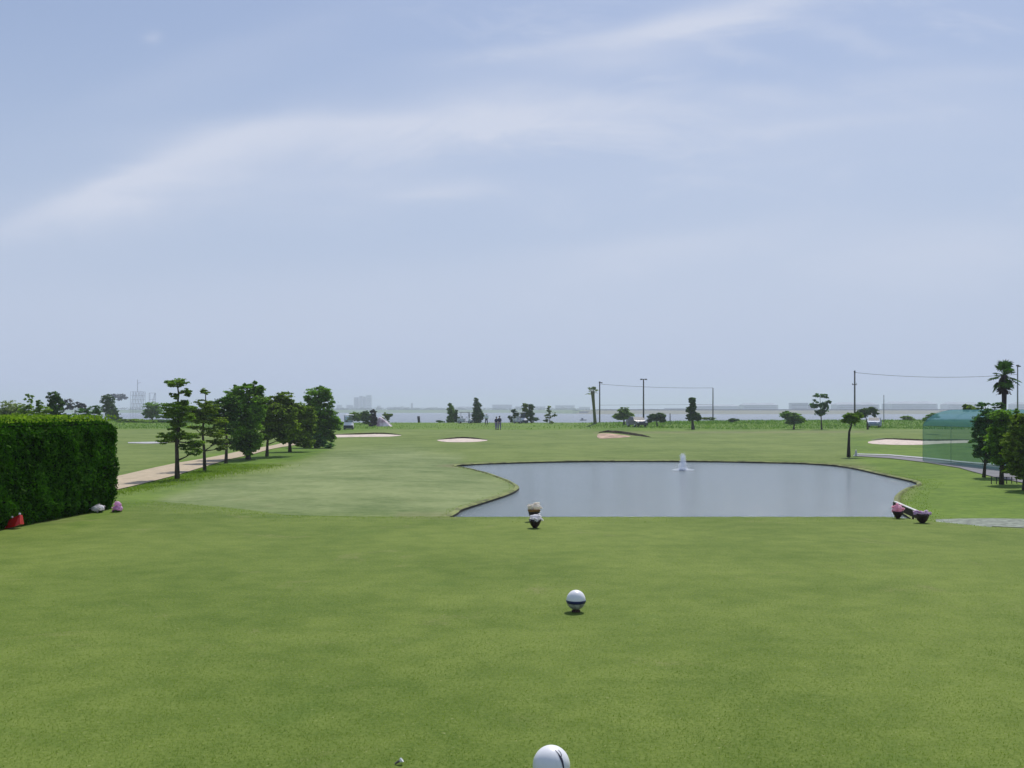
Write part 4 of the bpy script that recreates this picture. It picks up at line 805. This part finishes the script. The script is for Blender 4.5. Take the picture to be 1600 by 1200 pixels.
# ------------------------------------------------------------------ poles, wires
def pole(px, py, top, label, kind, r=.10, b=None, cat='pole'):
    b = b or hit(px, py); k = b.y/F; Ht = (at(px, top, b.y)-b).z; nm_ = 'lamp_post' if 'lamp' in kind else 'utility_pole'
    root = empty(nm_, b, label, cat); mb = MB(); mb.tube([(0, 0, -.2), (0, 0, Ht)], [r, r*.75], 8); mb.build('shaft', M['darkpole' if 'grey' not in kind else 'steel'], root, smooth=True)
    if 'T' in kind:
        mb = MB(); mb.box((0, 0, Ht-.05), (10*k, .10, .10)); mb.build('crossarm', M['darkpole'], root)
        for x in (-3.6*k, 3.6*k): mb = MB(); mb.box((x, -.1, Ht-.08), (3.4*k, .42, .20), 0, .8); mb.build('lamp_head', M['darkpole'], root)
    if 'arm' in kind:
        mb = MB(); mb.tube([(0, 0, Ht-.15), (4*k, 0, Ht-.05)], .05); mb.build('arm', M['darkpole'], root); mb = MB(); mb.box((3*k, 0, Ht-.14), (2.6*k, .28, .15)); mb.box((0, 0, Ht-.02), (.3, .3, .22)); mb.build('lamp_head', M['darkpole'], root)
    if 'cross' in kind:
        mb = MB(); mb.box((-.5*k, 0, Ht*.76), (7*k, .1, .1)); mb.build('crossarm', M['darkpole'], root)
        for x in (-3.5*k, 0, 2.5*k): mb = MB(); mb.lathe([(.05, 0), (.07, .04), (.04, .08), (.06, .12), (.03, .16)], (x, 0, Ht*.76+.05), 8); mb.build('insulator', M['steel'], root)
        mb = MB(); mb.ell((0, 0, Ht), (.14, .14, .22), 6); mb.build('cap', M['darkpole'], root)
    return b+Vector((0, 0, Ht))
T1 = pole(937, 656, 597, 'dark pole with a short lamp arm beside the withered palm', 'lamp arm', .13, cat='lamp post')
T2 = pole(1005.5, 660, 592, 'lamp pole with a T shaped head by the plum car', 'lamp T', .14, cat='lamp post')
T3 = pole(1114, 656, 606, 'plain thin pole at the right end of the low wire', 'plain', .11)
bp5 = hit(1335, 664); T4 = pole(1335.5, 664, 581, 'tall utility pole with a crossarm behind the pond pine', 'cross', .14)
bq = Vector(((1590-800)/F*150, 150, H((1590-800)/F*150, 150))); T5 = pole(1590, 0, 571, 'grey pole with a small arm right of the tall palm', 'lamp arm grey', .12, bq, cat='lamp post')
T6 = pole(1381, 660, 617, 'distant thin mast right of the farther pine', 'grey', .07, cat='mast')
def wire(a, b_, sag, label, r=.022, seg=20):
    root = bpy.data.objects.new('overhead_wire', None); mb = MB(); pts = [a.lerp(b_, i/seg)-Vector((0, 0, sag*4*(i/seg)*(1-i/seg))) for i in range(seg+1)]
    o = mb.tube([p_-a for p_ in pts], r, 4); o = mb.build('overhead_wire', M['darkpole'], None, loc=a); tag(o, label, 'wire', 'overhead wires between the poles')
def down(v, px_, ): return v-Vector((0, 0, px_*v.y/F))
wire(down(T1, 3), T3, .25, 'upper wire from the lamp arm pole to the plain thin pole', .025)
wire(down(T1, 36), down(T3, 26), .0, 'lower wire strung level across the river view', .018)
wire(down(T4, 1), down(T5, 14), .55, 'long wire from the tall utility pole to the pole by the palm', .026, 28)
mb = MB(); b = hit(655, 660); root = empty('wooden_post', b, 'short thick dark grey post at the water edge left of the conifers', 'post'); k = b.y/F
mb.tube([(0, 0, -.1), (-.5*k, 0, 5*k), (-1*k, 0, 12.5*k)], [2.2*k, 2.0*k, 2.3*k], 9); mb.build('trunk', M['darkpole'], root, smooth=True)
for (px, py, h_, lb) in ((1047, 659, 12, 'thin post standing between the flat pine and the cactus shaped tree'),):
    b = hit(px, py); k = b.y/F; mb = MB(); mb.tube([(0, 0, -.1), (0, 0, h_*k)], [.09, .07], 8); mb.lathe([(.10, h_*k), (.11, h_*k+.05), (.04, h_*k+.12)], n=8); tag(mb.build('marker_post', M['darkpole'], loc=b), lb, 'post')
b = hit(1337.5, 713); k = b.y/F; root = empty('stone_marker', b, 'small white cone shaped stone marker beside the pond pine', 'marker')
mb = MB(); mb.lathe([(3.2*k, -.02), (3.0*k, 1.5*k), (1.9*k, 4*k), (1.5*k, 7*k), (.5*k, 10.5*k)], n=12); mb.build('cone', M['stone'], root, smooth=True); mb = MB(); mb.lathe([(4.4*k, -.03), (4.2*k, .05), (3.3*k, .06)], n=12); mb.build('plinth', M['stone'], root)
# low wire fence by the right trees
b = hit(1575, 757); root = empty('low_fence', b, 'low thin dark wire fence between the right trees', 'fence'); k = b.y/F
for i in range(6): mb = MB(); mb.tube([(-18*k+i*8*k, .4, -.1), (-18*k+i*8*k, .4, 11*k)], .018); mb.build('post', M['darkpole'], root)
mb = MB(); mb.tube([(-18*k, .4, 10.5*k), (22*k, .4, 10.5*k)], .010, 4); mb.tube([(-18*k, .4, 6*k), (22*k, .4, 6*k)], .008, 4); mb.build('rail', M['darkpole'], root)

# ------------------------------------------------------------------ green netting cage
def cage():
    A = hit(1442, 720.5); Bq = hit(1530, 731); dirx = Vector((Bq.x-A.x, Bq.y-A.y, 0)); L = dirx.length*2.1; dirx.normalize(); back = Vector((-dirx.y, dirx.x, 0)); k = A.y/F
    zt = (at(1445, 665, A.y)-A).z; zr_ = (at(1462, 644, A.y)-A).z+.12; root = empty('netting_cage', A, 'translucent green netting enclosure with a rounded teal roof', 'netting')
    mb = MB(); nx = 24
    for i in range(nx+1):
        for j in range(7):
            p_ = dirx*(L*i/nx)+Vector((0, 0, zt*j/6)); p_ += back*(.05*pnoise(Vector((i*.5, j*.6, 0)))*(0 if j in (0, 6) else 1)); p_.z += (H(A.x+p_.x, A.y+p_.y)-A.z)*(1-j/6); mb.v.append(tuple(p_))
    for i in range(nx):
        for j in range(6): a = i*7+j; mb.f.append((a, a+7, a+8, a+1)); mb.mi.append(0)
    mb.build('side_netting', M['net'], root, smooth=True)
    mb = MB(); nj = 9
    for i in range(nx+1):
        for j in range(nj+1):
            t_ = j/nj; s_ = L*i/nx; yb_ = 1.5*(1-math.cos(t_*math.pi/2)); zz = zt+(zr_-zt)*math.sin(t_*math.pi/2)
            inset = max(0, 1-s_/1.1)**2*.55*math.sin(t_*math.pi/2)*1.0
            p_ = dirx*(s_+inset)+back*yb_+Vector((0, 0, zz+.012)); mb.v.append(tuple(p_))
    for i in range(nx):
        for j in range(nj): a = i*(nj+1)+j; mb.f.append((a, a+nj+1, a+nj+2, a+1)); mb.mi.append(0)
    mb.build('roof_netting', M['roofnet'], root, smooth=True)
    for i in range(0, 5):
        s_ = L*i/4; pts = [dirx*s_, dirx*s_+Vector((0, 0, zt))]+[dirx*s_+back*(1.5*(1-math.cos(t_*math.pi/2)))+Vector((0, 0, zt+(zr_-zt)*math.sin(t_*math.pi/2)-.03)) for t_ in (.25, .5, .75, 1)]
        mb = MB(); mb.tube(pts, .009, 5); mb.build('hoop_pole', M['steelg'], root)
    mb = MB(); mb.tube([Vector((0, 0, zt)), dirx*L+Vector((0, 0, zt))], .014, 5); mb.build('rail', M['steelg'], root)
def netmat(name, c_, a, tint):
    m_ = nm.copy(); m_.name = name
    for nd in m_.node_tree.nodes:
        if nd.type in ('BSDF_DIFFUSE', 'BSDF_TRANSLUCENT'): nd.inputs[0].default_value = (*c_, 1)
        if nd.type == 'BSDF_TRANSPARENT': nd.inputs[0].default_value = (*tint, 1)
        if nd.type == 'MATH' and nd.operation == 'ADD': nd.inputs[0].default_value = a
    return m_
M['roofnet'] = netmat('teal_netting', (.06, .15, .18), .55, (.7, .95, .95)); M['steelg'] = mat('green_pipe', (.05, .16, .13), .5, .1, 5)
cage()

# ------------------------------------------------------------------ far shore
def levee_wall():
    mb = MB(); d = 1570; pts = [((u-800)/F*d, d, H((u-800)/F*d, d)) for u in np.linspace(905, 2300, 40)]
    for i in range(len(pts)-1):
        a, b_ = Vector(pts[i]), Vector(pts[i+1]); c_ = (a+b_)/2; mb.box((c_.x, c_.y, c_.z+.6), ((b_-a).length, 1.0, 2.4))
    tag(mb.build('levee_wall', M['wallg']), 'long low dark parapet along the far right riverbank', 'wall')
levee_wall()
def block(name, x0, x1, top, d, label, mats=('bld', 'bld2'), roof='flat', group='hazy buildings beyond the river', dep=None, extra=None):
    d = d*1.95 if x0 < 1000 else d*1.7
    X0, X1 = (x0-800)/F*d, (x1-800)/F*d; W_ = X1-X0; zb = H((X0+X1)/2, d)-.5; zt = EYE+(HZ-top)/F*d; h = zt-zb; dp = dep or max(12, W_*.5)
    root = empty(name, ((X0+X1)/2, d, zb), label, 'building', group); mb = MB()
    if roof == 'flat':
        mb.box((0, dp/2, h/2), (W_, dp, h)); mb.build('wall', M[mats[0]], root); mb = MB(); mb.box((0, dp/2, h+.3), (W_*1.01, dp*1.01, .6)); mb.build('roof', M[mats[1]], root)
    else:
        e = h*.72; mb.box((0, dp/2, e/2), (W_, dp, e)); mb.build('wall', M[mats[0]], root); mb = MB()
        mb.v = [(-W_*.51, -.5, e), (W_*.51, -.5, e), (W_*.51, dp+.5, e), (-W_*.51, dp+.5, e), (-W_*.40, dp/2, h), (W_*.40, dp/2, h)]; mb.f = [(0, 1, 5, 4), (2, 3, 4, 5), (0, 4, 3), (1, 2, 5), (0, 3, 2, 1)]; mb.mi = [0]*5; mb.build('roof', M[mats[1]], root)
    if W_ > 6:                                     # window bands, one part per storey
        ns = max(1, min(8, int(h/5)))
        for i in range(ns):
            mb = MB(); zz = (i+.55)*h*(.72 if roof != 'flat' else .95)/ns
            mb.box((0, -.06, zz), (W_*.92, .1, h/ns*.38))
            mb.build('window_row', M['bld3'], root)
    return root
block('apartment_tower', 553, 560, 621, 1650, 'hazy leftmost tower of the tall cluster', ('bld3', 'bld2'), dep=20)
block('apartment_tower', 561, 566, 619, 1700, 'hazy second tower of the tall cluster', ('bld3', 'bld2'), dep=20)
block('apartment_tower', 567, 571, 620, 1640, 'hazy third narrow tower of the tall cluster', ('bld3', 'bld2'), dep=20)
block('apartment_tower', 572, 580, 617.5, 1720, 'hazy broad rightmost tower of the tall cluster', ('bld', 'bld2'), dep=20)
block('far_building', 526, 534, 633, 1650, 'hazy low block left of the tall cluster'); block('far_building', 541, 551, 633, 1700, 'hazy low block touching the tall cluster')
block('far_building', 589, 595, 634, 1750, 'small hazy block right of the tall cluster'); block('far_building', 605, 634, 636, 1800, 'wide faint low block right of the tall cluster')
block('far_tower', 642, 645, 630, 1600, 'thin hazy tower above the dark post', ('bld3', 'bld2'), dep=6)
block('far_building', 716, 740, 635, 1600, 'low hazy block between the two conifers', ('bld', 'bld2'), 'hip')
block('far_building', 769, 800, 632.5, 1500, 'wide hazy rectangular block above the golfers'); block('far_building', 805, 818, 635, 1650, 'faint block left of the evergreen pair')
block('far_building', 836, 852, 635, 1700, 'faint low block right of the evergreen pair'); block('far_building', 868, 898, 633.5, 1600, 'wide faint block left of the withered palm')
block('far_building', 905, 922, 636, 1550, 'small hazy block behind the withered palm'); block('far_building', 1040, 1072, 638, 1500, 'very faint low block left of the cactus shaped tree')
block('warehouse', 1086, 1158, 632, 1400, 'faint long warehouse behind the cactus shaped tree', roof='hip'); block('warehouse', 1161, 1216, 629.5, 1300, 'long hazy warehouse left of the domed pine', roof='hip')
block('far_building', 1236, 1263, 630, 1150, 'hazy framed building just above the domed pine', ('bld', 'bld3')); block('far_building', 1265, 1273, 634, 1150, 'dark narrow building left of the sparse pale tree', ('bld3', 'bld3'))
block('warehouse', 1308, 1374, 628.5, 1200, 'hazy warehouse behind the tall utility pole', roof='hip'); block('warehouse', 1391, 1465, 627, 1250, 'long hazy warehouse right of the distant mast', roof='hip')
block('warehouse', 1480, 1532, 628, 1300, 'hazy warehouse behind the dark bush by the netting', roof='hip'); block('warehouse', 1588, 1640, 628, 1250, 'hazy warehouse at the right edge', roof='hip')
def lattice(x0, x1, top, foot, d, label, mast=None, n1=5, n2=5):
    k = d/F; b = Vector(((x0+x1)/2-800, 0, 0))*k; b.y = d; b.z = -4.0; b.z = -6; root = empty('lattice_structure', b, label, 'pylon'); W_ = (x1-x0)*k; h = (at(0, top, d).z-b.z); h0 = max(0, at(0, foot, d).z-b.z-1)
    mb = MB()
    for y in (0, W_*.4):
        for i in range(n1): x = -W_/2+W_*i/(n1-1); mb.tube([(x, y, 0), (x, y, h)], .07, 4)
        for j in range(n2+1): z = h*(.35+.65*j/n2); mb.tube([(-W_/2, y, z), (W_/2, y, z)], .05, 4)
        for i in range(n1-1): x = -W_/2+W_*i/(n1-1); mb.tube([(x, y, h*.4), (x+W_/(n1-1), y, h)], .07, 4)
    mb.build('frame', M['bld3'], root)
    if mast: mb = MB(); mb.tube([(mast[0]*k, 0, h), (mast[0]*k, 0, h+mast[1]*k)], .14, 5); mb.tube([(mast[0]*k, 0, h+mast[1]*k*.7), ((mast[0]+5)*k, 0, h+mast[1]*k*.75)], .09, 4); mb.build('mast', M['bld3'], root)
lattice(204, 224, 612, 640, 620, 'hazy steel lattice structure with a mast, across the left water', (1, 19))
lattice(233, 242, 614, 640, 600, 'pair of thin hazy posts right of the lattice structure', None, 2, 3)
tree('riverside_tree', 'hazy dark drooping tree left of the lattice structure', 'tree', None, [(186, 620, 9, 4), (194, 620, 6, 4), (178, 618, 5, 3)], None, 0, 700, .8, 'bare', seed=92, base_z=Vector(((186-800)/F*600, 600, -4.0)))
# far vegetation along the opposite bank
rng = np.random.default_rng(31); Ps, Ns = [], []
for side in range(1300):
    px = rng.uniform(-300, 1900); d = 2150+rng.uniform(0, 140) if px < 900 else 1600+rng.uniform(0, 90); hgt = rng.uniform(2.2, 5.2) if px < 900 else rng.uniform(.8, 1.8)
    if rng.random() < .07 and px < 900: hgt *= 1.9
    X = (px-800)/F*d; z = H(X, d); p_, n_ = cloud_pts([((X, d, z+hgt*.5), (hgt*rng.uniform(1.5, 5), 5, hgt*.7))], 60, rng, .3); Ps.append(p_); Ns.append(n_)
P_ = np.concatenate(Ps); tag(link('far_wood', leafmesh('far_wood', P_, np.concatenate(Ns), .9, rng), M['dark']), 'low hazy scrub lining the far riverbank', 'vegetation', kind='stuff')
# small boat on the river
b = Vector(((911-800)/F*620, 620, RZ)); root = empty('boat', b, 'tiny dark boat on the river left of the withered palm', 'boat')
mb = MB(); mb.v = [(-1.9, -.7, .5), (1.6, -.7, .5), (2.4, 0, .65), (1.6, .7, .5), (-1.9, .7, .5), (-1.7, -.5, -.1), (1.4, -.5, -.1), (1.9, 0, -.1), (1.4, .5, -.1), (-1.7, .5, -.1)]
mb.f = [(0, 1, 6, 5), (1, 2, 7, 6), (2, 3, 8, 7), (3, 4, 9, 8), (4, 0, 5, 9), (0, 4, 3, 2, 1), (5, 6, 7, 8, 9)]; mb.mi = [0]*7; mb.build('hull', M['darkpole'], root); mb = MB(); mb.box((-.5, 0, 1.0), (1.3, 1.0, 1.0), 0, .85); mb.build('cabin', M['bld3'], root)

# ------------------------------------------------------------------ haze
mb = MB(); hb = ((-5600, -60, -8), (5600, 6700, 60)); mb.box(((hb[0][0]+hb[1][0])/2, (hb[0][1]+hb[1][1])/2, (hb[0][2]+hb[1][2])/2), tuple(hb[1][i]-hb[0][i] for i in range(3)))
hm = bpy.data.materials.new('haze_air'); hm.use_nodes = True; g = NT(hm.node_tree); g.n.clear(); o_ = g.new('ShaderNodeOutputMaterial'); pv = g.new('ShaderNodeVolumePrincipled')
pv.inputs['Color'].default_value = (.78, .86, .97, 1); pv.inputs['Density'].default_value = .00042; pv.inputs['Anisotropy'].default_value = .1; g.l.new(pv.outputs[0], o_.inputs['Volume'])
tag(mb.build('haze', hm), 'thin pale haze over the river', 'haze', kind='stuff')
